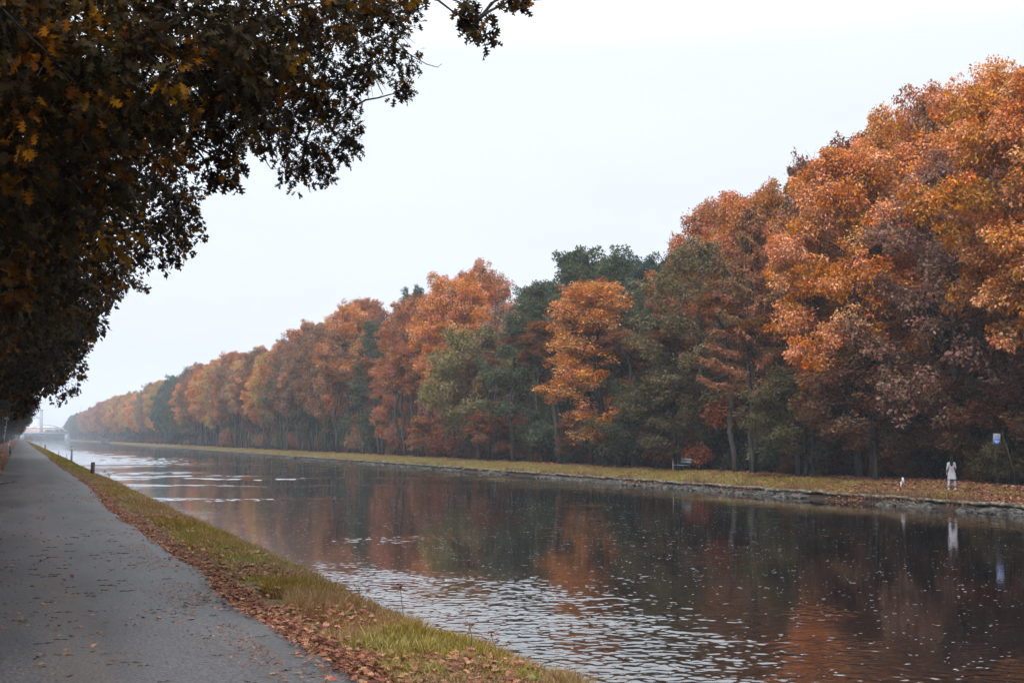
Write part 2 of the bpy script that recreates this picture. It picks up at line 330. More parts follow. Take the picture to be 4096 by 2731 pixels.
wy = np.array(wy); gx, gy = np.meshgrid(wx, wy); ss = lambda v, a, b: (lambda q: q*q*(3-2*q))(np.clip((v-a)/(b-a), 0, 1))
near_ = ss(gx + (vn(gx, gy, 2.2, 80)-.5)*6+(vn(gx, gy, .7, 110)-.5)*4, 14.5, 7.0)*ss(gy + (vn(gx, gy, 2.5, 81)-.5)*7+(vn(gx, gy, .8, 111)-.5)*5, 37, 23)*(.75+.5*vn(gx, gy, 1.4, 112))*(1+.45*ss(gy, 26, 15))
def band_(y0, wd, sl, xe, o_):
    d = np.abs(gy + sl*gx - y0 + (vn(gx, gy, 5, o_)-.5)*wd*2.6 + (vn(gx, gy, 1.3, o_+1)-.5)*wd*.7); return ss(d, wd, wd*.45)*ss(gx + (vn(gx, gy, 4, o_+2)-.5)*14, xe+8, xe-8)
far_ = ss(gy + (vn(gx, gy, 14, 83)-.5)*60, 135, 175)*ss(gx + (vn(gx, gy, 9, 84)-.5)*18, 32, 12)*1.1
streak = ss(vn(gx*.45, gy, 9, 85)*.6 + vn(gx*.5, gy, 3, 86)*.4, .60, .74)*.55*ss(gy, 45, 70)
bank_ = ss(gx, 33, 37)*ss(vn(gx, gy, 6, 88), .35, .6)*.45*ss(gx, 41.5, 39.5)
amt_ = np.maximum.reduce([near_, band_(120, 7, .36, 22, 90), band_(75.5, 3.4, .37, 17, 94), band_(98, 2.2, .36, 30, 98)*.6, far_, streak, bank_])
c1, c2, c3 = .082, .14, .9
def wn(c, o_, st=1.35): ca, sa = math.cos(.36), math.sin(.36); u_, v_ = gx*ca-gy*sa, gx*sa+gy*ca; return vn(u_/st, v_, c, o_)-.5
hgt = amt_*(wn(c1, 101)*.012 + wn(c2, 102)*.021*ss(gy, 60, 36) + wn(.36, 108)*.048*ss(gy, 28, 55)*ss(gy, 130, 85) + wn(c3, 103)*.16*ss(gy, 70, 110)*ss(gy, 420, 250) + wn(.5, 109)*.006)
hgt += wn(.3, 104)*.0009*ss(gy, 80, 50) + wn(2.2, 105)*.0035*ss(gy, 300, 180)
fl = vn(gx*.8, gy, .17, 106)*.55 + vn(gx, gy, 3.5, 107)*.45
hgt += ss(fl, .74, .84)*.010*ss(gy, 60, 40)
hgt = hgt*ss(gx, 3.2, 3.6)*ss(gx, 41.95, 41.5)
nyw, nxw = gx.shape; i, j = np.meshgrid(np.arange(nyw-1), np.arange(nxw-1), indexing='ij')
obj('water', mesh('water', np.stack([gx, gy, WATER+hgt], -1).reshape(-1, 3), [np.stack([i*nxw+j, i*nxw+j+1, (i+1)*nxw+j+1, (i+1)*nxw+j], -1).reshape(-1, 4)], M_water, smooth=True), kind='structure')

# ------------------------------------------------------------------ leaves
T_DIA = (np.array([[0, 0, 0], [.30, .45, .03], [0, 1, -.06], [-.30, .45, .03]]), [0, 1, 2, 3])
T_MID = (np.array([[0, 0, 0], [.30, .22, .02], [.16, .42, .0], [.42, .62, .05], [.12, .76, 0], [0, 1, -.08], [-.12, .76, 0], [-.42, .62, .05], [-.16, .42, 0], [-.30, .22, .02]]), list(range(10)))
_h = [(.03, .0), (.05, .12), (.22, .20), (.27, .27), (.10, .34), (.09, .40), (.36, .52), (.40, .60), (.13, .60), (.12, .68), (.28, .80), (.25, .86), (.09, .86), (0, 1.0)]
_o = _h + [(-x, y) for x, y in _h[-2::-1]]
T_LOBE = (np.array([[x, y, .25*abs(x)-.1*y*y] for x, y in _o]), list(range(len(_o))))
def nrm(a): return a/(np.linalg.norm(a, axis=-1, keepdims=True)+1e-9)
def leaves(P, D, Nn, S, T, tint, wid=1.0):
    """P points, D leaf axis, Nn rough normal, S size, T template -> V, faces, tint"""
    D = nrm(D); A = nrm(np.cross(D, Nn)); B = np.cross(A, D); t, f = T; k = len(t)
    V = P[:, None] + S[:, None, None]*(wid*t[None, :, 0:1]*A[:, None] + t[None, :, 1:2]*D[:, None] + t[None, :, 2:3]*B[:, None])
    n = len(P); Fc = (np.arange(n)*k)[:, None] + np.array(f)[None]
    return V.reshape(-1, 3), Fc, np.repeat(tint, k, 0)
def clump_leaves(Cn, Rd, cnt, size, T, rg, droop=.5, flat=.75, out=.6, cen=None, wid=1.0, shell=.35):
    """leaf sprays round clump centres Cn (n,3), radii Rd (n,)"""
    Cn = np.asarray(Cn, float); Rd = np.asarray(Rd, float)
    cnt = np.maximum(3, np.asarray(cnt)).astype(int); idx = np.repeat(np.arange(len(Cn)), cnt); n = len(idx)
    d = nrm(rg.normal(size=(n, 3))); r = rg.random(n)**shell
    P = Cn[idx] + d*np.array([1, 1, flat])*(Rd[idx]*r)[:, None]
    P[:, :] += rg.normal(size=(n, 3))*Rd[idx][:, None]*.10
    D = d*out + np.array([0, 0, -droop]) + rg.normal(size=(n, 3))*.45
    Nn = d*.6 + np.array([0, 0, .7]) + rg.normal(size=(n, 3))*.55
    S = size*(.65+.7*rg.random(n))
    cr = rg.random(len(Cn)); cr2 = rg.random(len(Cn))
    tint = np.stack([rg.random(n), np.clip(cr[idx]+rg.normal(size=n)*.12, 0, 1), np.clip(cr2[idx]+rg.normal(size=n)*.2, 0, 1)], -1)
    return leaves(P, D, Nn, S, T, tint, wid)

def curve(a, b, bend, n=6, rg=rng):
    t = np.linspace(0, 1, n)[:, None]; a = np.asarray(a); b = np.asarray(b); m = (a+b)/2 + np.asarray(bend)
    P = (1-t)**2*a + 2*t*(1-t)*m + t*t*b
    P[1:-1] += rg.normal(size=(n-2, 3))*np.linalg.norm(b-a)*.018
    return P

# ------------------------------------------------------------------ tree builder (20 m tall model tree, scaled when placed)
def tree_mesh(seed, H=20., Rr=4.8, base=.24, n_limb=22, nleaf=95000, lsize=.175, shape='oval', droop=.5, tr=.24, lean=(0, 0), n_fill=30, bare=0., T=T_DIA, cr=1.15, mini=5, low=None):
    rg = np.random.default_rng(seed); mb = MB()
    top = np.array([lean[0]*.4, lean[1]*.4, H*.93])
    t = np.linspace(0, 1, 12)
    TP = np.stack([lean[0]*t**1.5 + np.cumsum(rg.normal(size=12))*.06, lean[1]*t**1.5 + np.cumsum(rg.normal(size=12))*.06, H*.9*t], -1); TP[0, :2] = 0; TP[0, 2] = -.3
    mb.tube(TP, tr*(1-.88*t)+.02 + np.exp(-t*30)*tr*.5, 8)
    def env(tt):
        s = np.clip((tt-base)/(1-base), 0, 1)
        if shape == 'oval': return Rr*np.clip(np.sin(math.pi*np.clip(s*.86+.12, 0, 1)), .05, 1)**.62
        if shape == 'cone': return Rr*(1-s)**.75*(.35+.65*np.clip(s*7, 0, 1))+.25
        if shape == 'top': return Rr*np.clip(np.sin(math.pi*np.clip(s*.8+.2, 0, 1)), .05, 1)**.7
        return Rr*np.clip(np.sin(math.pi*np.clip(s*.9+.08, 0, 1)), .05, 1)**.5
    axis = lambda z: np.array([np.interp(z, TP[:, 2], TP[:, 0]), np.interp(z, TP[:, 2], TP[:, 1]), z])
    cs, rs = [], []
    for k in range(n_limb):
        tt = base + (1-base)*((k+.5)/n_limb)**.9; az = k*2.4+rg.random()*.7
        if shape == 'cone': rise = -.04
        else: rise = .10+.12*rg.random()
        r = env(tt)*(.60+.50*rg.random()); z1 = H*tt
        z0 = max(H*base*.55, z1 - H*rise*(1.1-.5*tt))
        a = axis(min(z0, H*.88)); b = np.array([a[0]+math.cos(az)*r, a[1]+math.sin(az)*r, z1])
        P = curve(a, b, [0, 0, (.5 if shape != 'cone' else -.4)], 7, rg); rad = tr*(.42*(1-tt)+.09)
        mb.tube(P, np.linspace(rad, rad*.18, 7), 5)
        cs.append(b); rs.append(cr*(.5+.85*rg.random()**1.5))
        for q in range(4 if shape != 'cone' else 5):
            f_ = .35+.6*(q+rg.random()*.6)/4; c0 = P[min(6, int(f_*6))]
            side = (-1)**q; aa = az+side*(.5+.6*rg.random()); ln = r*(.28+.28*rg.random())
            c1 = c0 + np.array([math.cos(aa)*ln, math.sin(aa)*ln, ln*(rg.random()*.9-.15)])
            mb.tube(curve(c0, c1, [0, 0, .15], 4, rg), np.linspace(rad*.35, rad*.08, 4), 4, cap=False)
            cs.append(c1); rs.append(cr*(.55+.4*rg.random()))
            if bare > 0:
                for q2 in range(int(5*bare)):
                    a3 = c1 - (c1-c0)*rg.random()*.7; a4 = a3 + nrm(rg.normal(size=3)+np.array([math.cos(aa), math.sin(aa), .6]))*(.7+.9*rg.random())
                    mb.tube(curve(a3, a4, [0, 0, .1], 3, rg), np.linspace(.018, .006, 3), 3, cap=False)
    for k in range(n_fill):                         # clumps spread over the crown's own shell
        tt = base+(1-base)*rg.random()**.85; az = rg.random()*6.283; r = env(tt)*(.8+.25*rg.random())
        c = axis(H*tt*.97) + np.array([math.cos(az)*r, math.sin(az)*r, 0]); cs.append(c); rs.append(cr*(.6+.45*rg.random()))
    for k in range(8):
        c = axis(H*.9)+rg.normal(size=3)*[1.1, 1.1, .5]+np.array([0, 0, H*.05]); cs.append(c); rs.append(cr*.6)
    cs = np.array(cs); rs = np.array(rs); ctr = np.array([0, 0, H*.55])
    # smaller sprays riding on each clump break up its outline
    mc, mrr = [], []
    for c, r in zip(cs, rs):
        o_ = nrm((c-ctr)*np.array([1, 1, .7]))
        for q in range(mini):
            d = nrm(o_*.8+rg.normal(size=3)*.75+np.array([0, 0, .15])); mc.append(c+d*r*(.85+.35*rg.random())); mrr.append(r*(.26+.2*rg.random()))
    for k in range(22):
        az = rg.random()*6.283; r = Rr*.55*rg.random(); z = H*(.93+.07*rg.random())*(1-.12*(r/Rr)**2)
        for q in range(3): mc.append(np.array([math.cos(az)*r, math.sin(az)*r, z-.45*q])+rg.normal(size=3)*.08); mrr.append(.16+.12*q)
    allc = np.vstack([cs, np.array(mc)]); allr = np.concatenate([rs, np.array(mrr)])
    wgt = allr**2; cnt = wgt/wgt.sum()*nleaf*(1-.6*bare)
    V, Fc, ti = clump_leaves(allc, allr, cnt, lsize, T, rg, droop)
    return mb.build('trunk', M_bark, True), mesh('crown', V, [Fc], M_leaf if shape != 'cone' else M_needle, tint=ti)

def larch_mesh(seed, H=20., Rr=4.2, base=.3, n=48, nleaf=42000, lean=(0, 0), mat=None, hang=1.0):
    rg = np.random.default_rng(seed); mb = MB(); t = np.linspace(0, 1, 12)
    TP = np.stack([lean[0]*t, lean[1]*t, H*t], -1); TP[0, 2] = -.3; mb.tube(TP, .26*(1-.95*t)+.01, 8)
    Ps, Ds, cl = [], [], []
    per = nleaf//n
    for k in range(n):
        tt = base+(1-base)*((k+.5)/n)**.95; az = k*2.4+rg.random()*.5; r = Rr*(1-((tt-base)/(1-base)))**.7*(.7+.45*rg.random())+.3
        a = np.array([lean[0]*tt, lean[1]*tt, H*tt]); b = a+np.array([math.cos(az)*r, math.sin(az)*r, r*.12])
        P = curve(a, b, [0, 0, -.22*r], 9, rg); mb.tube(P, np.linspace(.045, .008, 9), 4, cap=False)
        s = rg.random(per)**.6*8; i0 = np.clip(s.astype(int), 0, 7); fr = (s-i0)[:, None]; p = P[i0]*(1-fr)+P[i0+1]*fr
        side = np.array([-math.sin(az), math.cos(az), 0]); off = rg.normal(size=per)*.36*(1.05-s/9)
        hg = rg.random(per)**1.6*(.75*hang)*(1.1-s/12)
        p = p+side*off[:, None]; p[:, 2] -= hg; Ps.append(p)
        Ds.append(np.stack([math.cos(az)*.5+rg.normal(size=per)*.4, math.sin(az)*.5+rg.normal(size=per)*.4, -.55+rg.normal(size=per)*.5], -1))
        cl.append(np.full(per, rg.random()))
    P = np.vstack(Ps); D = np.vstack(Ds); cl = np.concatenate(cl); m = len(P)
    ti = np.stack([rg.random(m), cl, rg.random(m)], -1)
    V, Fc, ti = leaves(P, D, rg.normal(size=(m, 3))+[0, 0, .4], .22*(.6+.8*rg.random(m)), T_DIA, ti, .45)
    return mb.build('trunk', M_bark, True), mesh('crown', V, [Fc], M_needle, tint=ti)

def bush_mesh(seed, Rr=1.8, Hh=2.6, nleaf=12000, lsize=.11):
    rg = np.random.default_rng(seed); mb = MB(); cs, rs = [], []
    for k in range(16):
        az = rg.random()*6.283; r = Rr*rg.random()**.6; z = Hh*(.25+.75*rg.random())*(1-.45*(r/Rr)**2)
        b = np.array([math.cos(az)*r, math.sin(az)*r, z]); cs.append(b); rs.append(.35+.45*rg.random())
        mb.tube(curve([rg.normal()*.15, rg.normal()*.15, -.1], b, [0, 0, .2], 5, rg), np.linspace(.03, .006, 5), 4, cap=False)
    V, Fc, ti = clump_leaves(cs, rs, np.array(rs)**2/np.sum(np.array(rs)**2)*nleaf, lsize, T_DIA, rg, .35)
    return mb.build('stem', M_bark, True), mesh('foliage', V, [Fc], M_leaf, tint=ti)

BR = [tree_mesh(11, base=.36), tree_mesh(12, Rr=5.2, base=.4, lean=(-1.2, .3)), tree_mesh(13, Rr=4.6, base=.32, n_limb=24), tree_mesh(14, Rr=5.4, base=.38, shape='top', lean=(.8, -.5)), tree_mesh(15, Rr=4.9, base=.42, lean=(-.8, -.6), shape='x')]
NARROW = [tree_mesh(21, Rr=3.2, base=.14, cr=.95, n_limb=24, nleaf=40000), tree_mesh(22, Rr=3.6, base=.18, cr=1.0, nleaf=40000)]
DENSE = [tree_mesh(31, Rr=4.8, base=.18, cr=1.0, nleaf=52000, lsize=.22, droop=.2), tree_mesh(32, Rr=5.0, base=.22, cr=1.0, nleaf=52000, lsize=.22, droop=.2, shape='top')]
THIN = [tree_mesh(41, Rr=5.6, base=.26, bare=.8, nleaf=42000, lsize=.24, n_fill=30, cr=1.0), tree_mesh(42, Rr=5.0, base=.3, bare=.6, nleaf=42000, lsize=.22, n_fill=30, cr=1.0)]
LARCH = [larch_mesh(51), larch_mesh(52, Rr=3.6, n=44, lean=(-.8, 0))]
PINE = [tree_mesh(61, Rr=3.6, base=.5, cr=.85, nleaf=40000, lsize=.2, shape='top', droop=-.2, n_limb=18)]
SMALL = [tree_mesh(71, H=20, Rr=7.0, base=.25, n_limb=14, nleaf=32000, lsize=.34, cr=1.9, n_fill=16, tr=.22), tree_mesh(72, H=20, Rr=6.0, base=.35, n_limb=12, nleaf=30000, lsize=.34, cr=1.8, n_fill=12, tr=.2, lean=(-2, 1))]
BUSH = [bush_mesh(81), bush_mesh(82, 2.3, 3.2, 15000), bush_mesh(83, 1.4, 1.9, 8000)]
KIND = dict(BR=BR, NA=NARROW, DE=DENSE, TH=THIN, LA=LARCH, PI=PINE, SM=SMALL)

COLS = dict(orange=(.47, .155, .022), amber=(.48, .162, .018), rust=(.34, .108, .030), mauve=(.22, .115, .078), olive=(.125, .095, .038), green=(.055, .070, .034),
            pine=(.035, .062, .048), yolive=(.24, .18, .055), copper=(.28, .11, .048), gold=(.36, .20, .04), brown=(.21, .098, .042), darkrust=(.19, .070, .032))
def place(me, name, X, Y, h, w_, rz, col, label, cat, group=None, href=20., tilt=(0, 0), pn=('trunk', 'crown')):
    r = empty(name, (X, Y, float(gz(X, Y))-.05), label, cat, group, rz)
    r.rotation_euler = (tilt[0], tilt[1], rz); r.scale = (w_*h/href, w_*h/href, h/href)
    a = obj(pn[0], me[0], r); b = obj(pn[1], me[1], r); v = .88+.24*random.random()
    b.color = (col[0]*v, col[1]*v*(.94+.12*random.random()), col[2]*v, 1)
    return r
def tree_at(u, vtop, X, kind, k, col, label, width=1.0, rz=None, name='deciduous_tree', group=None, tilt=(0, 0)):
    """tree whose crown stands at overview column u with its top at row vtop, trunk at lateral X"""
    p = at_X(u*1.7415, 1748, X); Y = p[1]; depth = (p-EYE) @ FW; g = float(gz(X, Y))
    top = 1.7 + (1748-vtop*1.7415)/5120*depth/ (1.0)
    h = (top-g)
    col = COLS[col] if isinstance(col, str) else col
    return place(KIND[kind][k], name, X, Y, h, width*20/h*(h/20)**.6, random.random()*6.28 if rz is None else rz, col, label, 'tree', group, tilt=tilt)

# far bank, near end: every tree placed and described on its own
FT = [
 (2640, 150, 49, 'BR', 0, 'orange', 'tall orange tree just past the right edge with low boughs above the blue sign', 1.05),
 (2440, 172, 48, 'BR', 1, 'amber', 'bright orange tree at the right edge of the photo behind the woman', 1.05),
 (2560, 155, 55, 'BR', 2, 'rust', 'red brown tree behind the orange tree at the right edge', 1.0),
 (2185, 375, 48.5, 'TH', 0, 'mauve', 'thinning mauve brown tree with bare grey twigs left of the woman', 1.1),
 (2350, 176, 56, 'BR', 3, 'amber', 'tallest orange crown against the sky at the upper right', 1.0),
 (2190, 216, 57, 'BR', 4, 'rust', 'rusty crown poking into the sky left of the tallest orange crown', .95),
 (2060, 262, 57, 'BR', 2, 'amber', 'orange crown on the skyline between the rusty crown and the dark red twiggy crown', .8),
 (1975, 335, 48.5, 'BR', 2, 'orange', 'large glowing orange tree leaning over the bank right of the centre', .98),
 (1985, 318, 55, 'TH', 1, 'darkrust', 'dark red twiggy crown just above the large glowing orange tree', 1.0),
 (1845, 362, 57, 'LA', 0, 'brown', 'grey brown larch with spiky bare tips against the sky', 1.1),
 (1730, 470, 47.8, 'LA', 0, 'copper', 'coppery larch with drooping sprays right of the bench', 1.15),
 (1745, 440, 55, 'BR', 0, 'orange', 'orange crown between the grey brown larch and the coppery larch', .9),
 (1610, 560, 48.2, 'TH', 1, 'olive', 'dark olive tree spreading above the bench', 1.1),
 (1655, 455, 56, 'BR', 1, 'rust', 'rust brown crown against the sky behind the dark olive tree', 1.0),
 (1500, 590, 56, 'PI', 0, 'pine', 'blue green pine standing back behind the bright orange maple', 1.0),
 (1440, 585, 58, 'DE', 0, 'green', 'dark green treetop against the sky above the blue green pine', 1.0),
 (1330, 578, 56, 'DE', 1, 'green', 'broad dark green treetop above and left of the bright orange maple', 1.1),
 (1385, 652, 47.3, 'NA', 0, 'amber', 'bright orange maple in front of dark green trees', 1.6),
 (1480, 690, 50, 'DE', 0, 'green', 'dark green tree behind the bench post', .8),
 (1230, 655, 48.5, 'DE', 1, 'green', 'big dark green tree left of the bright orange maple', 1.0),
 (1165, 700, 50, 'TH', 0, 'mauve', 'greyish mauve tree left of the big dark green tree', .9),
 (1120, 622, 57, 'BR', 3, 'rust', 'rusty orange treetop left of the dark green treetops', 1.0),
 (1045, 640, 49.5, 'BR', 0, 'orange', 'wide orange tree near the middle of the wood', 1.05),
 (965, 690, 48, 'BR', 4, 'rust', 'red orange tree standing just left of the wide orange tree', .95),
 (950, 664, 59, 'PI', 0, 'pine', 'dark pine top rising above the orange crowns', .9),
 (905, 745, 48, 'NA', 1, 'rust', 'narrow rust coloured tree below the dark pine top', .9),
 (870, 735, 49, 'NA', 0, 'green', 'narrow dark green tree between two orange ones', 1.1),
 (850, 692, 57, 'BR', 1, 'rust', 'rust orange treetop left of the dark pine top', 1.0),
 (800, 705, 50, 'BR', 2, 'amber', 'orange brown tree left of the narrow dark green tree', .95),
 (755, 750, 48, 'TH', 1, 'brown', 'brown tree with open crown in the hazier part of the row', .9),
 (715, 745, 50, 'BR', 0, 'rust', 'hazy rust orange tree left of the brown open crowned tree', .95),
 (660, 782, 56, 'DE', 0, 'green', 'green treetop peeping over the rust orange row', .9),
 (640, 795, 48, 'BR', 4, 'rust', 'hazy reddish tree below the green treetop', .95),
 (590, 808, 50, 'BR', 3, 'orange', 'hazy orange tree left of the hazy reddish tree', 1.0),
 (545, 812, 49, 'BR', 1, 'rust', 'wide hazy rust tree where the row starts to fade', 1.0),
 (500, 828, 50, 'BR', 2, 'orange', 'hazy orange tree beside the wide hazy rust tree', 1.0),
 (462, 838, 49, 'BR', 0, 'rust', 'hazy rust tree right of the hazy green stretch', .95),
]
for u, vt, X, kd, k, c, lab, wd in FT:
    nm = {'LA': 'larch_tree', 'PI': 'pine_tree', 'TH': 'oak_tree'}.get(kd, 'deciduous_tree')
    tree_at(u, vt, X, kd, k, c, lab, wd, name=nm, tilt=(0, -.03 if X < 49 else 0))
# low trees under the tall crowns
for u, vt, X, col, lab in [(1850, 850, 46.9, 'olive', 'low olive green tree with thin trunk between the larch and the slender trunk'),
                           (2010, 800, 47.0, 'darkrust', 'low dark red leaved tree with slender straight grey trunk'),
                           (1100, 765, 47.2, 'yolive', 'low yellow olive tree leaning left in front of the dark green tree'),
                           (1560, 850, 47.4, 'olive', 'low brown olive tree overhanging the bench'),
                           (1150, 930, 47.5, 'rust', 'low rust leaved tree under the yellow olive tree'),
                           (985, 960, 47.5, 'orange', 'low orange tree under the wide orange tree'),
                           (2250, 840, 50.0, 'darkrust', 'low dark red tree just left of the blue sign'),
                           (2440, 780, 50.5, 'darkrust', 'low dark red tree behind the blue sign'),
                           (1500, 890, 48.0, 'green', 'low dark green tree left of the bench post'),
                           (1340, 960, 48.6, 'darkrust', 'low red tree under the bright orange maple'),
                           (1260, 930, 48.6, 'green', 'low dark green tree in the shade left of the bright orange maple')]:
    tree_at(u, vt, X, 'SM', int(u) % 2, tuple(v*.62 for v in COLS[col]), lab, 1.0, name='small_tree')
# the rest of the row, fading into the haze
def zone_col(u, rg):
    if u < 190: pool = ['green', 'green', 'pine']
    elif u < 262: pool = ['rust', 'rust', 'mauve', 'darkrust']
    elif u < 300: pool = ['gold', 'orange', 'rust']
    elif u < 345: pool = ['gold', 'yolive', 'orange', 'green']
    elif u < 375: pool = ['gold', 'orange', 'mauve']
    elif u < 432: pool = ['green', 'green', 'pine', 'olive']
    elif u < 700: pool = ['rust', 'orange', 'rust', 'mauve', 'brown', 'brown', 'olive', 'gold']
    else: pool = ['orange', 'rust', 'brown', 'darkrust', 'green']
    return pool[int(rg.random()*len(pool))]
NAMES = dict(green='green', pine='blue green', rust='rust coloured', mauve='mauve brown', darkrust='dark red', gold='golden', orange='orange', yolive='yellow olive', olive='olive', brown='brown')
rg = np.random.default_rng(5)
def far_tree(Y, X, hh, where, grp):
    d = sp_*X+cp*Y; u = (80 + 5120*X/(cp*d))/1.7415; c = zone_col(u, rg)
    kd = 'DE' if c in ('green', 'pine', 'olive') else ('TH' if c in ('mauve', 'brown') and rg.random() < .5 else 'BR')
    place(KIND[kd][int(rg.random()*len(KIND[kd]))], 'deciduous_tree', X, Y, hh, (20/hh)**.3, rg.random()*6.28, COLS[c], f'{NAMES[c]} tree {where}', 'tree', grp, tilt=(0, -.02))
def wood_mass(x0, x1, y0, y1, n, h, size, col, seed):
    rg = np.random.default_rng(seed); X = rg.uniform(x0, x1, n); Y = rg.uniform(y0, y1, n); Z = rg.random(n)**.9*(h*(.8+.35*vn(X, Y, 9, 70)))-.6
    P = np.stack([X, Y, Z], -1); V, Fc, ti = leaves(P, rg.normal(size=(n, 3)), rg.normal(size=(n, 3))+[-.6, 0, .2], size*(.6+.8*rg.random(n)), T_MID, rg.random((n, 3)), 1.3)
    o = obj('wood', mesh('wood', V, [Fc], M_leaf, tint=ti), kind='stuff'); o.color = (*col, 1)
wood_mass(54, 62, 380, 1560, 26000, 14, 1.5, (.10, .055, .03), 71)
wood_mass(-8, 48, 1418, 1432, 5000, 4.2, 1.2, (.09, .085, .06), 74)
wood_mass(70, 76, -30, 420, 16000, 13, 1.4, (.035, .025, .018), 72)  # dark leaf mass added behind the trees to block light from beyond
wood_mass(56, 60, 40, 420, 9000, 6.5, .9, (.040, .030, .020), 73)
Y = 405.
while Y < 1480:
    far_tree(Y, 49+rg.random()*1.5, 18.5+6*rg.random(), 'fading into haze at the distant end of the far bank row', 'distant trees of the far bank row'); Y += 6.5+rg.random()*2.5
for Y in np.arange(205, 405, 8.5): far_tree(Y+rg.random()*4, 48.2+rg.random(), 18.5+4*rg.random(), 'in the middle stretch of the far bank row', 'trees in the middle stretch of the far bank row')
for Y in np.arange(60, 400, 9.5): far_tree(Y+rg.random()*4, 54+rg.random()*2, 16+2.5*rg.random(), 'deep in the wood behind the far bank row', 'trees deep in the wood')
for Y in np.arange(30, 260, 10.): place(DENSE[int(rg.random()*2)], 'deciduous_tree', 64+rg.random()*4, Y+rg.random()*4, 15+2*rg.random(), 1.25, rg.random()*6, COLS[['green', 'darkrust', 'brown'][int(rg.random()*3)]], 'dark tree deepest in the wood', 'tree', 'trees deepest in the wood')
for X, Y in [(51, 8), (50, 17), (50, 26), (57, 14), (57, 30), (50.5, 34), (56, 40)]:
    place(BR[int(rg.random()*5)], 'deciduous_tree', X, Y, 21, 1, rg.random()*6, COLS['amber'], 'orange tree on the far bank beyond the right edge', 'tree', 'trees beyond the right edge')
# undergrowth
nb = 0
for Y in np.concatenate([np.arange(38, 150, 2.6), np.arange(150, 330, 4.5), np.arange(330, 700, 12)]):
    X = 48.5+rg.random()*2.4+(1.2 if Y < 66 and Y > 58 else 0); k = int(rg.random()*3); u = (80+5120*X/(cp*(sp_*X+cp*Y)))/1.7415
    c = ['darkrust', 'rust', 'rust', 'brown', 'amber'][int(rg.random()*5)] if rg.random() < .5 else ['green', 'olive'][int(rg.random()*2)]
    hh = (1.6+1.9*rg.random())*(.55 if 1520 < u < 1900 and rg.random() < .7 else 1)
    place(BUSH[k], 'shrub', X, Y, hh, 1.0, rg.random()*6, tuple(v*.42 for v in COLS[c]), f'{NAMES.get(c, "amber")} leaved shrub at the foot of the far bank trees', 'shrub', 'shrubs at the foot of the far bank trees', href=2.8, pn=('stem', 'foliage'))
for Y in np.arange(40, 330, 5.5):
    place(BUSH[1], 'shrub', 51.5+rg.random()*2, Y, 5+2*rg.random(), 1.0, rg.random()*6, COLS[['green', 'darkrust'][int(rg.random()*2)]], 'tall dark shrub in the shade behind the first trunks', 'shrub', 'tall shrubs in the shade of the wood', href=2.8, pn=('stem', 'foliage'))
# thin extra trunks seen between the bushes
PO = MB(); PO.tube(curve([0, 0, -.2], [-.9, .3, 13], [.25, .1, 0], 9), np.linspace(.21, .09, 9), 7); pole_me = PO.build('trunk', M_bark, True)
pole_u = [(80+5120*47.3/(cp*(sp_*47.3+cp*Y_)))/1.7415 for Y_ in np.concatenate([np.arange(70, 140, 7.3), np.arange(140, 330, 8.1)])+rg.random(34)[:len(np.concatenate([np.arange(70, 140, 7.3), np.arange(140, 330, 8.1)]))]*5]
for u in pole_u+list((1868, 2003, 1728, 1425, 1357, 1290, 1225, 1140, 1125, 1045, 975, 930, 880, 835, 720, 690, 655)):
    p = at_X(u*1.7415, 1748, 47.1+rg.random()*.5)
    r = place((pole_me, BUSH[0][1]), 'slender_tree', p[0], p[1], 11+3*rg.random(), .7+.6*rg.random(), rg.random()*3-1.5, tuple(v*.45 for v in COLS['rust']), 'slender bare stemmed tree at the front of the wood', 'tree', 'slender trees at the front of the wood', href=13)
    for ch in r.children:
        if ch.name.startswith('crown'): ch.location = (-.8, .3, 10.5); ch.scale = (1.2, 1.2, .8)

# ------------------------------------------------------------------ left row of oaks
def oak_row_mesh(seed, H=14., Rr=7.0, nleaf=70000, lsize=.24):
    rg = np.random.default_rng(seed); mb = MB(); t = np.linspace(0, 1, 9)
    mb.tube(np.stack([.3*np.sin(t*3), .2*t, H*.85*t-.3*(t == 0)], -1), .32*(1-.8*t)+np.exp(-t*25)*.15, 9)
    cs, rs = [], []
    for k in range(26):
        az = k*2.4+rg.random()*.6; tt = .28+.7*(k/26); r = Rr*(1-.75*max(0, tt-.45)/.55)*(.75+.3*rg.random())
        z1 = H*(.47+.51*(k/26)); a = np.array([0, 0, H*(.28+.5*tt)*.85]); b = np.array([math.cos(az)*r, math.sin(az)*r, z1])
        P = curve(a, b, [0, 0, 1.2], 7, rg); mb.tube(P, np.linspace(.12, .02, 7), 5, cap=False)
        for q in range(6):
            c = P[2+min(4, q)] + rg.normal(size=3)*[1.3, 1.3, .6]; cs.append(c); rs.append(.55+.65*rg.random())
    for k in range(60):
        az = rg.random()*6.283; s = rg.random(); r = Rr*(.6+.4*rg.random())*(1-.6*s**2); cs.append([math.cos(az)*r, math.sin(az)*r, H*(.44+.52*s)]); rs.append(.5+.6*rg.random())
    rs = np.array(rs); V, Fc, ti = clump_leaves(cs, rs, rs**2/np.sum(rs**2)*nleaf, lsize, T_MID if lsize < .2 else T_DIA, rg, .35)
    return mb.build('trunk', M_bark, True), mesh('crown', V, [Fc], M_oak, tint=ti)
OAK = [oak_row_mesh(101), oak_row_mesh(102, 13, 6.6), oak_row_mesh(103, 15, 7.2)]
Y = 52.; k = 0
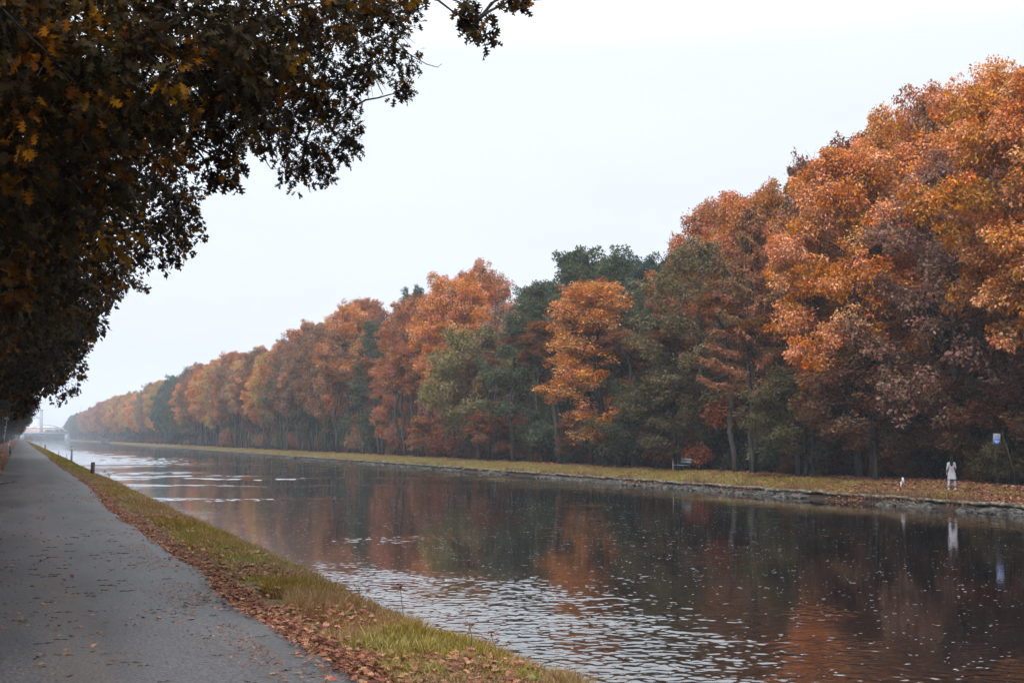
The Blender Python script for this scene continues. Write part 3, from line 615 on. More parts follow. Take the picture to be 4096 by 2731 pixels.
while Y < 1290:
    me = OAK[k % 3]; near = Y < 140
    r = empty('oak_tree', (-3.5-.5*random.random()-(.6 if Y > 120 else 0), Y, .1), 'dark oak in the receding row left of the path' if not near else f'{["first", "second", "third", "fourth", "fifth", "sixth", "seventh", "eighth", "ninth", "tenth", "eleventh"][k]} oak beyond the overhanging boughs left of the path', 'tree', 'oaks in the row left of the path', random.random()*6.28)
    s = (.86+.2*random.random())*(1 if Y < 120 else .80); r.scale = (s, s, s*(1 if Y < 120 else 1.1)); obj('trunk', me[0], r); obj('crown', me[1], r); Y += 9.2+2*random.random(); k += 1
for Y in (-6., -16.):  # unseen oaks added behind the camera to shade the near path
    r = empty('oak_tree', (-3.6, Y, .1), 'oak extending the row unseen behind the viewpoint, added to shade the path', 'tree', 'unseen oaks added behind the viewpoint for shade', Y); obj('trunk', OAK[1][0], r); obj('crown', OAK[1][1], r)
for Y in np.arange(4, 200, 12):
    me = OAK[int(Y) % 3]; r = empty('oak_tree', (-12-3*random.random(), Y, .2), 'oak in the wood left of the row', 'tree', 'oaks in the wood left of the row', random.random()*6)
    obj('trunk', me[0], r); obj('crown', me[1], r)

def near_oak(label, tx, ty, H, blobs, T, lsize, dens, fill_n, seed, fill_size, xmax=1.2, ymargin=6.5, twigs=True, high=False, extra=()):
    """oak built bough by bough; blobs = (u, v, depth, radius) of its leafy sprays"""
    rg = np.random.default_rng(seed); mb = MB(); r0 = empty('oak_tree', (tx, ty, .05), label, 'tree'); org = np.array([tx, ty, .05])
    t = np.linspace(0, 1, 9); mb.tube(np.stack([.35*np.sin(t*2.5), .2*t, H*.85*t-.3*(t == 0)], -1), .34*(1-.8*t)+np.exp(-t*25)*.16, 10)
    C_, R_ = [], []
    pts = sorted([(at_d(u, v, d)-org, r) for (u, v, d, r) in blobs], key=lambda q: np.linalg.norm(q[0][:2]))
    for (c, r) in pts:
        prev = [p_ for p_ in C_ if .15 < np.linalg.norm(p_-c) < 2.2 and np.linalg.norm(p_[:2]) < np.linalg.norm(c[:2])-.1]
        C_.append(c); R_.append(r)
        if prev:
            p_ = min(prev, key=lambda q: np.linalg.norm(q-c)); mb.tube(curve(p_, c+(c-p_)*.15, [0, 0, .1], 6, rg), np.linspace(.016, .004, 6), 5, cap=False)
            if twigs:
                for q in range(5):
                    e_ = c + nrm(rg.normal(size=3)+[.4, 0, -.2])*r*1.0; mb.tube(curve(c, e_, [0, 0, .03], 4, rg), np.linspace(.007, .0025, 4), 3, cap=False)
            continue
        z0 = np.clip(c[2]-.35*np.hypot(c[0], c[1])*.6, 2.4, H*.8); a = np.array([.15, .1, max(z0, 5.5) if high else z0])
        P = curve(a, c, [0, 0, 1.6 if high else .55], 9, rg); mb.tube(P, np.linspace(.05, .005, 9), 5, cap=False)
        if twigs:
            for q in range(6):
                e_ = c + nrm(rg.normal(size=3)+[.4, 0, -.2])*r*1.05; mb.tube(curve(P[-2], e_, [0, 0, .04], 4, rg), np.linspace(.009, .003, 4), 3, cap=False)
    for pl_ in extra: mb.tube([at_d(u, v, 16.8)-org for u, v in pl_], np.linspace(.010, .003, len(pl_)), 4)
    C_ = np.array(C_); R_ = np.array(R_)
    mc, mr_ = [C_], [R_*.68]
    for q in range(7):                              # sprays round each bough end
        d = nrm(rg.normal(size=C_.shape)+[.25, 0, -.1]); mc.append(C_+d*(R_*(.75+.35*rg.random(len(R_))))[:, None]); mr_.append(R_*(.20+.2*rg.random(len(R_))))
    C2 = np.vstack(mc); R2 = np.concatenate(mr_)
    V, Fc, ti = clump_leaves(C2, R2, dens*R2**2/lsize**2, lsize, T, rg, .45, shell=.45)
    parts = [(V, Fc, ti)]
    # the body of the crown over and left of the path
    FC, FR = [], []
    while len(FC) < fill_n:
        x = rg.uniform(-9, xmax); y = rg.uniform(ty-ymargin, ty+ymargin); z = rg.uniform(3.2, H)
        e = ((x-tx)/6.5)**2+((y-ty)/7.0)**2+((z-H*.55)/(H*.5))**2
        if e > 1 or (z-1.7) < 1.45*max(x, 0)+1.5 or (sp_*x+cp*y) < 9.5: continue
        FC.append([x-tx, y-ty, z]); FR.append(rg.uniform(.5, .95))
    FR = np.array(FR); V2, F2, t2 = clump_leaves(FC, FR, 7*FR**2/fill_size**2, fill_size, T_MID, rg, .4)
    for c in FC[::4]: mb.tube(curve([0, 0, np.clip(c[2]*.7, 2, H*.8)], c, [0, 0, .4], 6, rg), np.linspace(.07, .012, 6), 4, cap=False)
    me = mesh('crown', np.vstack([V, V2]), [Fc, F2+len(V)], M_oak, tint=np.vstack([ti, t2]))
    obj('trunk', mb.build('trunk', M_bark, True), r0); obj('crown', me, r0); return r0

near_oak('nearest oak whose dark boughs hang from the top left corner', -3.6, 7.0, 13,
  [(40, 40, 9, .5), (120, 120, 9, .5), (230, 60, 9.5, .5), (330, 120, 9.5, .5), (60, 230, 9, .5), (170, 280, 9.5, .45), (300, 260, 10, .4), (420, 40, 10, .5), (40, 380, 10, .5), (150, 420, 10.5, .4), (250, 360, 10.5, .35),
   (400, 210, 10.5, .33), (430, 330, 11, .17), (455, 265, 11, .25), (395, 375, 11, .16), (380, 300, 10.5, .2), (505, 385, 11, .17), (530, 330, 11, .22), (500, 350, 11, .14), (540, 395, 11.2, .13), (515, 280, 11, .3), (480, 400, 11, .09),
   (560, 200, 11, .4), (520, 110, 10.5, .5), (640, 30, 11, .4), (760, 15, 11, .3), (850, 0, 11.5, .28), (940, -15, 11, .2),
   (1070, 8, 11, .17), (1100, 45, 11, .12), (1115, 80, 11, .10), (1080, 60, 11, .08), (1165, -5, 11, .10), (1200, 0, 11, .07), (1060, 15, 11, .08), (1200, -35, 11, .15), (600, 110, 11, .4), (480, 150, 10.5, .4)],
  T_LOBE, .095, 11, 260, 201, .105, high=True)
near_oak('second oak with amber lit boughs reaching furthest over the path', -3.4, 16.0, 14,
  [(560, 60, 16, .7), (690, 60, 16, .6), (800, 40, 16.5, .5), (620, 180, 16, .6), (740, 160, 16, .5), (840, 150, 16.5, .42), (890, 110, 16.5, .32), (940, 140, 17, .20), (925, 190, 17, .20), (930, 215, 17, .13), (900, 60, 16.5, .38),
   (880, 20, 16.5, .4), (950, 10, 17, .3), (560, 260, 16, .5), (660, 260, 16, .5), (750, 250, 16.5, .42), (800, 270, 17, .2), (800, 320, 17, .2), (770, 350, 17, .24), (725, 375, 17, .28), (690, 400, 17, .2), (700, 330, 16.5, .32),
   (640, 320, 16.5, .25), (600, 270, 16, .4), (760, 300, 16.8, .3), (490, 200, 15, .6), (450, 120, 15, .6), (380, 200, 15, .6), (300, 180, 15, .6), (450, 280, 15.5, .35), (670, 370, 17, .22), (745, 400, 17, .16), (655, 400, 17, .13), (780, 80, 16, .5), (820, 340, 17, .1), (815, 245, 17, .12)],
  T_LOBE, .10, 11, 260, 202, .12, high=True, extra=[[(860, 62), (905, 90), (940, 125), (980, 148), (1005, 155), (1015, 147)], [(905, 92), (925, 82), (935, 90)], [(840, 150), (862, 182), (880, 218), (872, 222)], [(600, 330), (612, 372), (622, 388), (640, 388)], [(800, 230), (822, 240), (828, 232)]])
near_oak('third oak whose rusty brown side fills the left behind the nearest boughs', -3.4, 27.0, 14,
  [(330, 260, 26, .8), (280, 330, 26, .8), (350, 360, 26, .6), (390, 420, 26, .6), (420, 470, 26, .42), (445, 450, 26, .22), (448, 490, 26, .2), (430, 530, 26, .3), (390, 560, 26, .45), (350, 520, 26, .6), (400, 500, 26, .5), (330, 585, 26, .35),
   (380, 600, 26, .22), (405, 603, 26, .12), (270, 580, 26, .45), (240, 480, 26, .8), (280, 420, 26, .8), (180, 400, 25, .9), (160, 500, 25, .9), (200, 600, 26, .6), (120, 580, 25, .9), (370, 300, 26, .4), (300, 500, 26, .7), (260, 250, 26, .8), (60, 500, 24, .9), (80, 650, 25, .8)],
  T_MID, .12, 11, 260, 203, .13, 0.8, high=True)
near_oak('fourth oak with a single spray jutting over the path', -3.4, 38.5, 14,
  [(250, 640, 37, .5), (290, 655, 37, .3), (318, 655, 37, .17), (270, 680, 37, .17), (335, 662, 37, .07), (220, 680, 37, .4), (190, 720, 37, .5), (205, 740, 37, .3), (150, 650, 36, .9), (130, 720, 36, .9), (170, 780, 37, .5), (195, 800, 37, .22), (80, 700, 36, .9),
   (150, 840, 38, .6), (180, 860, 38, .25), (100, 800, 37, .9), (110, 880, 38, .6), (150, 905, 38, .3), (172, 890, 38, .2), (60, 860, 38, .8), (30, 780, 37, .9), (240, 560, 37, .8), (180, 560, 36, .9), (70, 920, 38, .4), (30, 900, 38, .7)],
  T_MID, .13, 11, 260, 204, .15, 0.8, high=True)

# ------------------------------------------------------------------ grass and fallen leaves (uncountable)
def blades(n, X, Y, hfun, colfun, wid, name, col, seed, lean=.35):
    rg = np.random.default_rng(seed); z = gz(X, Y); n = len(X); h = hfun(X, Y)*(.5+rg.random(n)*.9); az = rg.random(n)*6.283
    A = np.stack([np.cos(az), np.sin(az), 0*az], -1); ln = rg.normal(size=(n, 2))*lean; Lc = np.stack([ln[:, 0], ln[:, 1], 0*az], -1)*h[:, None]
    P = np.stack([X, Y, z-.01], -1); Z = np.array([0, 0, 1.0]); w_ = wid*(.6+.8*rg.random(n))[:, None]
    v = [P-A*w_, P+A*w_, P+Lc*.35+Z*(h*.55)[:, None]+A*w_*.75, P+Lc*.35+Z*(h*.55)[:, None]-A*w_*.75, P+Lc+Z*(h*.95)[:, None]+A*w_*.12, P+Lc+Z*(h*.95)[:, None]-A*w_*.12]
    V = np.stack(v, 1).reshape(-1, 3); b = (np.arange(n)*6)[:, None]
    Q = np.vstack([b+[0, 1, 2, 3], b+[3, 2, 4, 5]]); ti = np.repeat(colfun(X, Y, rg), 6, 0)
    o = obj(name, mesh(name, V, [Q], M_grass, tint=ti), kind='stuff'); o.color = (*col, 1); return o
def bank_col(X, Y, rg):
    g = vn(X, Y, 1.6, 21)*.6+vn(X, Y, .5, 22)*.4
    return np.stack([rg.random(len(X)), np.clip(g+rg.normal(size=len(X))*.1, 0, 1), np.clip(1.3-g+rg.normal(size=len(X))*.25, 0, 1)], -1)
def samp(n, x0, x1, y0, y1, p, seed):
    rg = np.random.default_rng(seed); q = rg.random(n); Y = (y0**(1-p)+q*(y1**(1-p)-y0**(1-p)))**(1/(1-p)); return rg.uniform(x0, x1, n), Y
X, Y = samp(210000, 2.25, 4.5, 5, 75, 1.35, 31)
keep = (vn(X, Y, .55, 23) + vn(X, Y, 2.0, 24)*.6 + np.clip((X-2.5)/.9, -.35, .3) > .72) & (X > 2.36+.25*vn(Y, Y*0, 1.2, 25))
X, Y = X[keep], Y[keep]
tall = lambda X, Y: .045+.075*np.clip(vn(X, Y, 1.1, 26)*1.5-.3, 0, 1)+.10*np.clip((X-3.5)/.6, 0, 1)*vn(X, Y, .8, 27)+.05*(vn(X, Y, .25, 28) > .8)
g1 = vn(X, Y, 1.8, 21)+.15*np.sin(Y*.5)
mA = g1 + .12*np.clip((Y-10)/6, -1, .3) > .60
blades(0, X[mA], Y[mA], tall, bank_col, .0055, 'grass', (.29, .215, .068), 41)
blades(0, X[~mA], Y[~mA], lambda a, b: tall(a, b)*1.15, bank_col, .0045, 'dry_grass', (.32, .205, .105), 42)
X, Y = samp(30000, 2.4, 4.2, 75, 420, 1.2, 33); blades(0, X, Y, lambda a, b: .12+0*a, bank_col, .022, 'grass', (.28, .21, .06), 43)
X, Y = samp(60000, 42.15, 46.3, 44, 420, 1.3, 34); k_ = vn(X, Y, 1.2, 29) > np.clip((76-Y)/45, 0, .75); X, Y = X[k_], Y[k_]
blades(0, X, Y, lambda a, b: .07+.08*vn(a, b, 1.5, 30), bank_col, .016, 'grass', (.245, .19, .05), 44)
X, Y = samp(9000, 41.7, 42.3, 44, 420, 1.3, 35); k_ = vn(X, Y, 2.5, 32) > .52; X, Y = X[k_], Y[k_]
blades(0, X, Y, lambda a, b: .28+.2*vn(a, b, .8, 30), bank_col, .014, 'dry_grass', (.17, .10, .06), 45, .6)

def litter(X, Y, size, T, name, seed, lift=.012, up=1.2, label=None, zf=gz):
    rg = np.random.default_rng(seed); n = len(X); P = np.stack([X, Y, zf(X, Y)+lift*(.4+rg.random(n)*1.5)], -1)
    az = rg.random(n)*6.283; D = np.stack([np.cos(az), np.sin(az), rg.normal(size=n)*.22], -1); Nn = rg.normal(size=(n, 3))*.35+[0, 0, up]
    ti = np.stack([rg.random(n), rg.random(n), rg.random(n)], -1)
    V, Fc, ti = leaves(P, D, Nn, size*(.55+.75*rg.random(n)), T, ti); o = obj(name, mesh(name, V, [Fc], M_litter, tint=ti), kind='stuff'); return o
edge = lambda Y: np.interp(Y, py, pr)
rg = np.random.default_rng(50)
zp = lambda X, Y: np.where((X > np.interp(Y, py, pl)) & (X < edge(Y)), .010, gz(X, Y))
X1, Y1 = samp(13000, 0, 1, 5.5, 60, 1.3, 51); X1 = edge(Y1) + .04 + rg.normal(size=len(X1))*.09+.06+.22*(rg.random(len(X1))**4)
k_ = (vn(X1, Y1, .9, 120)*.6+vn(X1, Y1, 3.0, 121)*.4 > .40) | (np.abs(X1-edge(Y1)-.05) < .06); X1, Y1 = X1[k_], Y1[k_]
X2, Y2 = samp(20000, 2.3, 4.3, 5.5, 50, 1.5, 52); k_ = vn(X2, Y2, .8, 53) + .35*np.clip((2.75-X2)/.3, 0, 1) + .12*np.clip((14-Y2)/5, 0, 1)> .57; X2, Y2 = X2[k_], Y2[k_]
X3, Y3 = samp(6500, -.8, 2.1, 6, 60, 1.3, 54); k_ = vn(X3, Y3, 1.2, 55)+.25*np.exp(-((X3-.45)/.3)**2) > .50; X3, Y3 = X3[k_], Y3[k_]
litter(X1, Y1, .056, T_LOBE, 'fallen_leaves', 56, .018, zf=zp)
litter(X2, Y2, .062, T_LOBE, 'fallen_leaves', 55, .05, zf=zp)
litter(X3, Y3, .062, T_LOBE, 'fallen_leaves', 57, .006, 2.5, zf=zp)
X4, Y4 = samp(42000, -.7, 1.9, 6.5, 60, 1.25, 58); k_ = vn(X4, Y4, 1.3, 59) + .3*np.exp(-((X4-.45)/.45)**2) > .58; litter(X4[k_], Y4[k_], .026, T_MID, 'leaf_crumbs', 60, .003, 3, zf=zp)
X5, Y5 = samp(16000, -3.5, -.75, 12, 150, 1.3, 61); litter(X5, Y5, .12, T_MID, 'fallen_leaves', 62, .05, zf=zp)
X6, Y6 = samp(26000, 42.2, 49, 40, 115, 1.6, 63); k_ = (vn(X6, Y6, 1.4, 64) > np.clip((Y6-58)/40, -.1, .62)) | (X6 > 46.2); litter(X6[k_], Y6[k_], .17, T_DIA, 'fallen_leaves', 65, .03)
X7, Y7 = samp(7000, 46, 49, 100, 300, 1.2, 66); litter(X7, Y7, .2, T_DIA, 'fallen_leaves', 67, .03)
X8, Y8 = samp(2600, 41.1, 41.95, 48, 95, 1.4, 68); k_ = vn(X8, Y8, 1.8, 69) > .45; litter(X8[k_], Y8[k_], .15, T_DIA, 'fallen_leaves', 70, .16)

# twigs on the path
tw = MB(); tw.tube(curve([-.07, 0, .004], [.07, .01, .004], [0, .008, .003], 5), [.003, .004, .0035, .003, .0015], 5)
tw.tube([[.01, .004, .005], [.035, .02, .008]], [.002, .001], 4); tw_me = tw.build('twig', M_wood)
tw0 = None
for k in range(120):
    X_, Y_ = float(rng.uniform(-.7, 2.1)), float(6.5+18*rng.random()**1.7)
    o = obj('twig', tw_me) if tw0 is None else tw0.copy()
    if tw0 is None:
        tw0 = o; o['label'] = 'dark broken twig lying on the path'; o['category'] = 'twig'; o['group'] = 'twigs lying on the path'
    else: COL.objects.link(o)
    o.location = (X_, Y_, .022 if .2 < X_ < 1.2 else .016); o.rotation_euler = (0, 0, PSI*-1+rng.normal()*.35); s = .5+.9*rng.random(); o.scale = (s, 1, 1)
# broken branch on the left of the path
p = at_z(38, 1936, .02); fb = MB()
fb.tube(curve([-.35, -.2, .03], [.3, .15, .05], [0, 0, .05], 7), np.linspace(.035, .012, 7), 6); fb.tube(curve([0, 0, .06], [.25, -.15, .12], [0, 0, .02], 4), np.linspace(.02, .006, 4), 5); fb.tube(curve([-.1, -.05, .05], [-.2, .25, .12], [0, 0, .02], 4), np.linspace(.018, .005, 4), 5)
o = obj('fallen_branch', fb.build('fallen_branch', M_wood, True)); o.location = p; o['label'] = 'dark broken branch lying on the left side of the path'; o['category'] = 'branch'

# tall dry weeds on the near bank
def weed(pf, top, label, fork=False, seed=0, leafy=0):
    rg = np.random.default_rng(seed); p = at_X(pf[0], pf[1], pf[2]); p[2] = float(gz(p[0], p[1])); r = empty('dry_weed', p, label, 'weed'); mb = MB()
    d = (p-EYE) @ FW; h = top*d/5120; P = curve([0, 0, -.05], [rg.normal()*.1*h-.05, 0, h], [.03, 0, 0], 7, rg); mb.tube(P, np.linspace(.006, .0025, 7), 4)
    tips = [P[-1]]
    if fork:
        for q in range(9):
            a = P[2+q//2]; b = a+np.array([rg.normal()*.22, rg.normal()*.2, .12+.12*rg.random()])*h*1.3; mb.tube(curve(a, b, [0, 0, .02], 4, rg), np.linspace(.004, .0015, 4), 3); tips.append(b)
    obj('stem', mb.build('stem', M_wood), r)
    n = 60 if leafy else 14
    V, Fc, ti = clump_leaves(tips, [.05*h+.02]*len(tips), [max(3, n//len(tips))]*len(tips), .035 if not leafy else .06, T_DIA, rg, 0)
    obj('foliage', mesh('foliage', V, [Fc], M_litter, tint=ti), r)
weed((1610, 2430, 3.95), 170, 'tall thin reddish stalk standing against the rippled water', seed=1)
weed((1985, 2590, 4.0), 130, 'thin dry stalk on the bank edge near the bottom of the photo', seed=2)
weed((1880, 2740, 3.6), 110, 'dark stubby dock stalk in the grass at the bottom', seed=3)
weed((440, 1915, 4.0), 34, 'leafy dried plant leaning over the water beyond the wooden post', True, 4, 1)
weed((560, 1975, 3.95), 26, 'twiggy dry plant on the bank edge nearer than the leafy dried plant', True, 5)
weed((1440, 2330, 3.95), 70, 'branching dry grass head above the bank edge', True, 6)
# broad leaved weeds
bl = np.random.default_rng(77); nW = 26; WX = bl.uniform(2.7, 3.6, nW); WY = 7+18*bl.random(nW)**1.5
rt_me = None
for x_, y_ in zip(WX, WY):
    if rt_me is None:
        az = np.arange(9)*.7; D = np.stack([np.cos(az), np.sin(az), .35+.3*bl.random(9)], -1)
        V, Fc, ti = leaves(np.zeros((9, 3)), D, np.tile([0, 0, 1.], (9, 1))+bl.normal(size=(9, 3))*.2, .10*(.7+.5*bl.random(9)), T_DIA, bl.random((9, 3)))
        rt_me = mesh('rosette', V, [Fc], M_grass, tint=ti)
    o = obj('leafy_weed', rt_me, label='low broad leaved weed growing in the bank grass', category='weed', group='low weeds in the bank grass'); o.color = (.17, .20, .06, 1)
    o.location = (x_, y_, float(gz(x_, y_))+.02); o.rotation_euler = (0, 0, x_*40); s = .7+.6*bl.random(); o.scale = (s, s, s)

# ------------------------------------------------------------------ quay wall and riprap
q = empty('quay_wall', (42, 60, -1.4), 'low far bank wall of concrete coping blocks on dark piling', 'wall')
mb = MB(); y = 36.; rg = np.random.default_rng(90)
while y < 430:
    ln = .55+1.0*rg.random(); sk = rg.random()
    if not (sk < .10 and y > 90): mb.box([-.02+rg.normal()*.03, y+ln/2-60, .03+rg.normal()*.022], [.42, ln-.03, .12], rg.normal()*.02, .045)
    y += ln
obj('coping', mb.build('coping', M_concrete), q)
mb = MB()
for y in np.arange(36, 540, .4): mb.box([.06+(.05 if int(y/.4) % 2 else 0), y-60, -.22], [.08, .41, .42])
obj('sheet_piling', mb.build('sheet_piling', M_pile), q)
ico = [(0, 0, 1), (.89, 0, .45), (.28, .85, .45), (-.72, .53, .45), (-.72, -.53, .45), (.28, -.85, .45), (.72, .53, -.45), (-.28, .85, -.45), (-.89, 0, -.45), (-.28, -.85, -.45), (.72, -.53, -.45), (0, 0, -1)]
icf = np.array([(0, 1, 2), (0, 2, 3), (0, 3, 4), (0, 4, 5), (0, 5, 1), (1, 6, 2), (2, 7, 3), (3, 8, 4), (4, 9, 5), (5, 10, 1), (6, 7, 2), (7, 8, 3), (8, 9, 4), (9, 10, 5), (10, 6, 1), (11, 7, 6), (11, 8, 7), (11, 9, 8), (11, 10, 9), (11, 6, 10)])
n = 5200; X, Y = samp(n, 41.0, 41.8, 44, 420, 1.2, 91); k_ = (vn(Y, Y*0, 6, 92) > .42) & ((Y > 62) | (vn(Y, Y*0, 3, 93) > .55)); X, Y = X[k_], Y[k_]; n = len(X)
Vi = np.array(ico)[None]*(1+.35*(rg.random((n, 12, 1))-.5)); S = (.06+.10*rg.random(n))[:, None, None]*np.array([1.1, 1.5, .5])[None, None]
az = rg.random(n)*6.28; ca, sa = np.cos(az)[:, None], np.sin(az)[:, None]; Vi = Vi*S; Vx = Vi[..., 0]*ca-Vi[..., 1]*sa; Vy = Vi[..., 0]*sa+Vi[..., 1]*ca
tl = rg.normal(size=n)[:, None]*.35; V = np.stack([Vx, Vy, Vi[..., 2]+Vx*tl], -1)+np.stack([X, Y, np.interp(X, [41, 41.8], [-1.76, -1.60])+.03*rg.normal(size=n)], -1)[:, None]
obj('riprap', mesh('riprap', V.reshape(-1, 3), [((np.arange(n)*12)[:, None, None]+icf[None]).reshape(-1, 3)], M_rock), kind='stuff')

# ------------------------------------------------------------------ posts and signs
def post(px, zb, htop, wd, mat, label, name='wooden_post', cap=None, round_=True, grp=None):
    p = at_z(px[0], px[1], zb); d = (p-EYE) @ FW; h = htop*d/5120; w_ = wd*d/5120/2; p[2] = float(gz(p[0], p[1])); h += zb-p[2]
    r = empty(name, p, label, 'post', grp); mb = MB()
    if round_:
        mb.tube([[0, 0, -.3], [0, 0, h*.5], [.01, 0, h*.96], [.01, 0, h]], [w_*1.03, w_, w_*.98, w_*.82], 12)
    else: mb.box([0, 0, h/2-.1], [w_*2, w_*2, h+.2])
    if not cap:
        bpy.data.objects.remove(r); o = obj(name, mb.build(name, mat, round_)); o.location = p; o['label'] = label; o['category'] = 'post'
        return p, h, w_, o
    obj('shaft', mb.build('shaft', mat), r)
    cb = MB(); cb.box([0, 0, h-.10*h], [w_*2.15, w_*2.15, h*.14]); obj('band', cb.build('band', cap[0]), r)
    cb = MB(); cb.box([0, 0, h+.02], [w_*2.3, w_*2.3, .05]); cb.box([-.0, 0, h-.11*h], [w_*1.0, w_*2.4, h*.06]); obj('cap', cb.build('cap', cap[1]), r)
    return p, h, w_, r
post((370, 1904), -.08, 56, 16.5, M_wood, 'thick round brown wooden post in the grass nearest the camera')
post((286, 1843), -.1, 56, 7.6, M_grey, 'slim grey green marker post with white band and dark cap on the bank', 'marker_post', (M_white, M_black), False)
post((180, 1796), -.1, 19, 4.2, M_wood, 'short dark wooden post beyond the grey marker post')
post((235, 1817), -.25, 13, 4, M_grey, 'stubby pale grey post low at the water edge')
post((266, 1825), -.3, 12, 2.2, M_grey, 'very thin short stake at the water edge beside the grey marker post')
post((33, 1816), 0, 42, 3.4, M_grey, 'slim post with white head left of the path', 'marker_post', (M_white, M_white), False)
post((39, 1792), 0, 31, 2.6, M_grey, 'slim white topped post further along the left of the path', 'marker_post', (M_white, M_white), False)
p = at_z(39.5, 1815, 0); r = empty('litter_bin', p, 'dark blue litter bin behind the white headed post left of the path', 'bin'); mb = MB(); mb.tube([[0, 0, .08], [0, 0, .12], [0, 0, .66]], [.12, .13, .15], 12); obj('bin_body', mb.build('bin_body', M_darkblue, True), r)
mb = MB(); mb.tube([[0, 0, .66], [0, 0, .70], [0, 0, .74]], [.16, .16, .08], 12); obj('lid', mb.build('lid', M_darkblue, True), r); mb = MB(); mb.tube([[0, .14, -.1], [0, .14, .7]], .02, 6); obj('pole', mb.build('pole', M_grey), r)
# white sign on a leaning pole, left of the path
D = 165; sc_ = D/5120; c = EYE+ray(29, 1671)*D; base = np.array([c[0]-.45, c[1], .05]); r = empty('path_sign', base, 'tilted white sign with black marks high on the pole left of the path', 'sign')
mb = MB(); mb.tube([[0, 0, -.2], [.3, 0, 2.4], [c[0]-base[0], 0, c[2]+.2]], [.05, .045, .04], 8); obj('pole', mb.build('pole', M_grey), r)
rel = c-base
def board(mb, c, w_, h_, tilt=0, d=.02, yoff=0):
    a, b = math.cos(tilt), math.sin(tilt); X_ = np.array([a, 0, -b]); Z_ = np.array([b, 0, a]); Y_ = np.array([0, 1.0, 0]); c = np.asarray(c)+Y_*yoff
    V = [c+X_*sx*w_/2+Y_*sy*d/2+Z_*sz*h_/2 for sz in (-1, 1) for sx, sy in ((-1, -1), (1, -1), (1, 1), (-1, 1))]
    mb.add(V, [[0, 3, 2, 1], [4, 5, 6, 7], [0, 1, 5, 4], [1, 2, 6, 5], [2, 3, 7, 6], [3, 0, 4, 7]])
mb = MB(); board(mb, rel, 18.5*sc_, 12.5*sc_, R(7), .03, -.07); sg = obj('board', mb.build('board', M_white), r)
mb = MB(); board(mb, rel+[-.1, 0, .12], .12, .12, R(40), .004, -.09); board(mb, rel+[0, 0, -.02], .16, .10, R(-30), .004, -.096); board(mb, rel+[-.02, 0, -.13], .20, .05, R(8), .004, -.102); board(mb, rel+[.14, 0, .08], .11, .10, R(35), .004, -.090)
obj('black_marks', mb.build('black_marks', M_black), sg)
for (x_, y_) in ((21.5, 1709.5), (20.3, 1721)):
    cc = EYE+ray(x_, y_)*D; mb = MB(); board(mb, cc-base, 6*sc_, 5*sc_, R(3), .03, -.07); obj('plate', mb.build('plate', M_white), r)
# blue information sign by the woods
p = at_X(3978, 1748, 46.0); p[2] = float(gz(p[0], p[1])); d = (p-EYE) @ FW; sc_ = d/5120; r = empty('canal_sign', p, 'blue and white information sign on a thin pole at the wood edge, far right', 'sign', rz=-R(38))
ct = EYE+ray(3987, 1755)*d; zc = ct[2]-p[2]; mb = MB(); mb.tube([[0, 0, -.2], [.0, 0, zc*.5], [.10, .0, zc+.1]], .02, 6); obj('pole', mb.build('pole', M_pile), r)
W_, H_ = 27*sc_, 43*sc_; c0 = np.array([.10, 0, zc]); tl = R(3)
mb = MB(); board(mb, c0, W_, H_, tl, .015, -.03); fr = obj('frame', mb.build('frame', flat_mat('sign_white', (.20, .22, .27))), r)
mb = MB(); board(mb, c0+[0, 0, -H_*.235], W_*.92, H_*.48, tl, .006, -.040); obj('blue_panel', mb.build('blue_panel', M_blue), fr)
mb = MB(); board(mb, c0+[0, 0, -H_*.19], W_*.88, H_*.02, tl, .004, -.046); board(mb, c0+[0, 0, -H_*.33], W_*.55, H_*.035, tl, .004, -.046); obj('lettering', mb.build('lettering', M_white), fr)
mb = MB()
for k in range(4):
    for s in (-1, 1): board(mb, c0+[s*W_*.2, 0, H_*(.42-.105*k)], W_*.42, H_*.035, tl-s*R(24), .004, -.041)
obj('wave_symbol', mb.build('wave_symbol', flat_mat('sign_print', (.06, .04, .09))), fr)
p = at_X(4038, 1748, 47.4); mb = MB(); mb.tube([[-.5, 0, 2.9], [0, 0, 1.4], [.45, 0, -.1]], [.035, .04, .05], 7); o = obj('leaning_stem', mb.build('leaning_stem', M_bark, True)); o.location = (p[0], p[1], float(gz(p[0], p[1]))); o['label'] = 'thin brown stem leaning left behind the blue sign'; o['category'] = 'stem'

# bench and its post
p = at_X(2742, 1748, 46.4); p[2] = float(gz(p[0], p[1]))+.0; r = empty('park_bench', p, 'grey slatted bench facing the canal under the trees', 'bench'); M_b = flat_mat('bench_slat', (.085, .11, .12), .5)
mb = MB(); mb.box([-.50, 0, .45], [.26, 1.5, .045]); mb.box([-.22, 0, .45], [.24, 1.5, .045]); obj('seat', mb.build('seat', M_b), r)
mb = MB(); mb.box([.0, 0, .67], [.04, 1.5, .15]); mb.box([.05, 0, .86], [.04, 1.5, .16]); obj('backrest', mb.build('backrest', M_b), r)
for s in (-1, 1):
    mb = MB(); mb.box([-.45, s*.5, .2], [.08, .08, .45]); mb.box([-.05, s*.5, .2], [.08, .08, .45]); mb.box([-.25, s*.5, .40], [.5, .07, .05]); mb.tube([[-.02, s*.5, .4], [.10, s*.5, .95]], .025, 6); obj('leg', mb.build('leg', M_pile), r)
p = at_X(2691, 1748, 46.2); mb = MB(); mb.tube([[0, 0, -.2], [0, 0, .98]], .035, 8); o = obj('wooden_post', mb.build('wooden_post', flat_mat('pale_wood', (.22, .18, .17)))); o.location = (p[0], p[1], float(gz(p[0], p[1]))); o['label'] = 'thin pale post standing just left of the bench'; o['category'] = 'post'

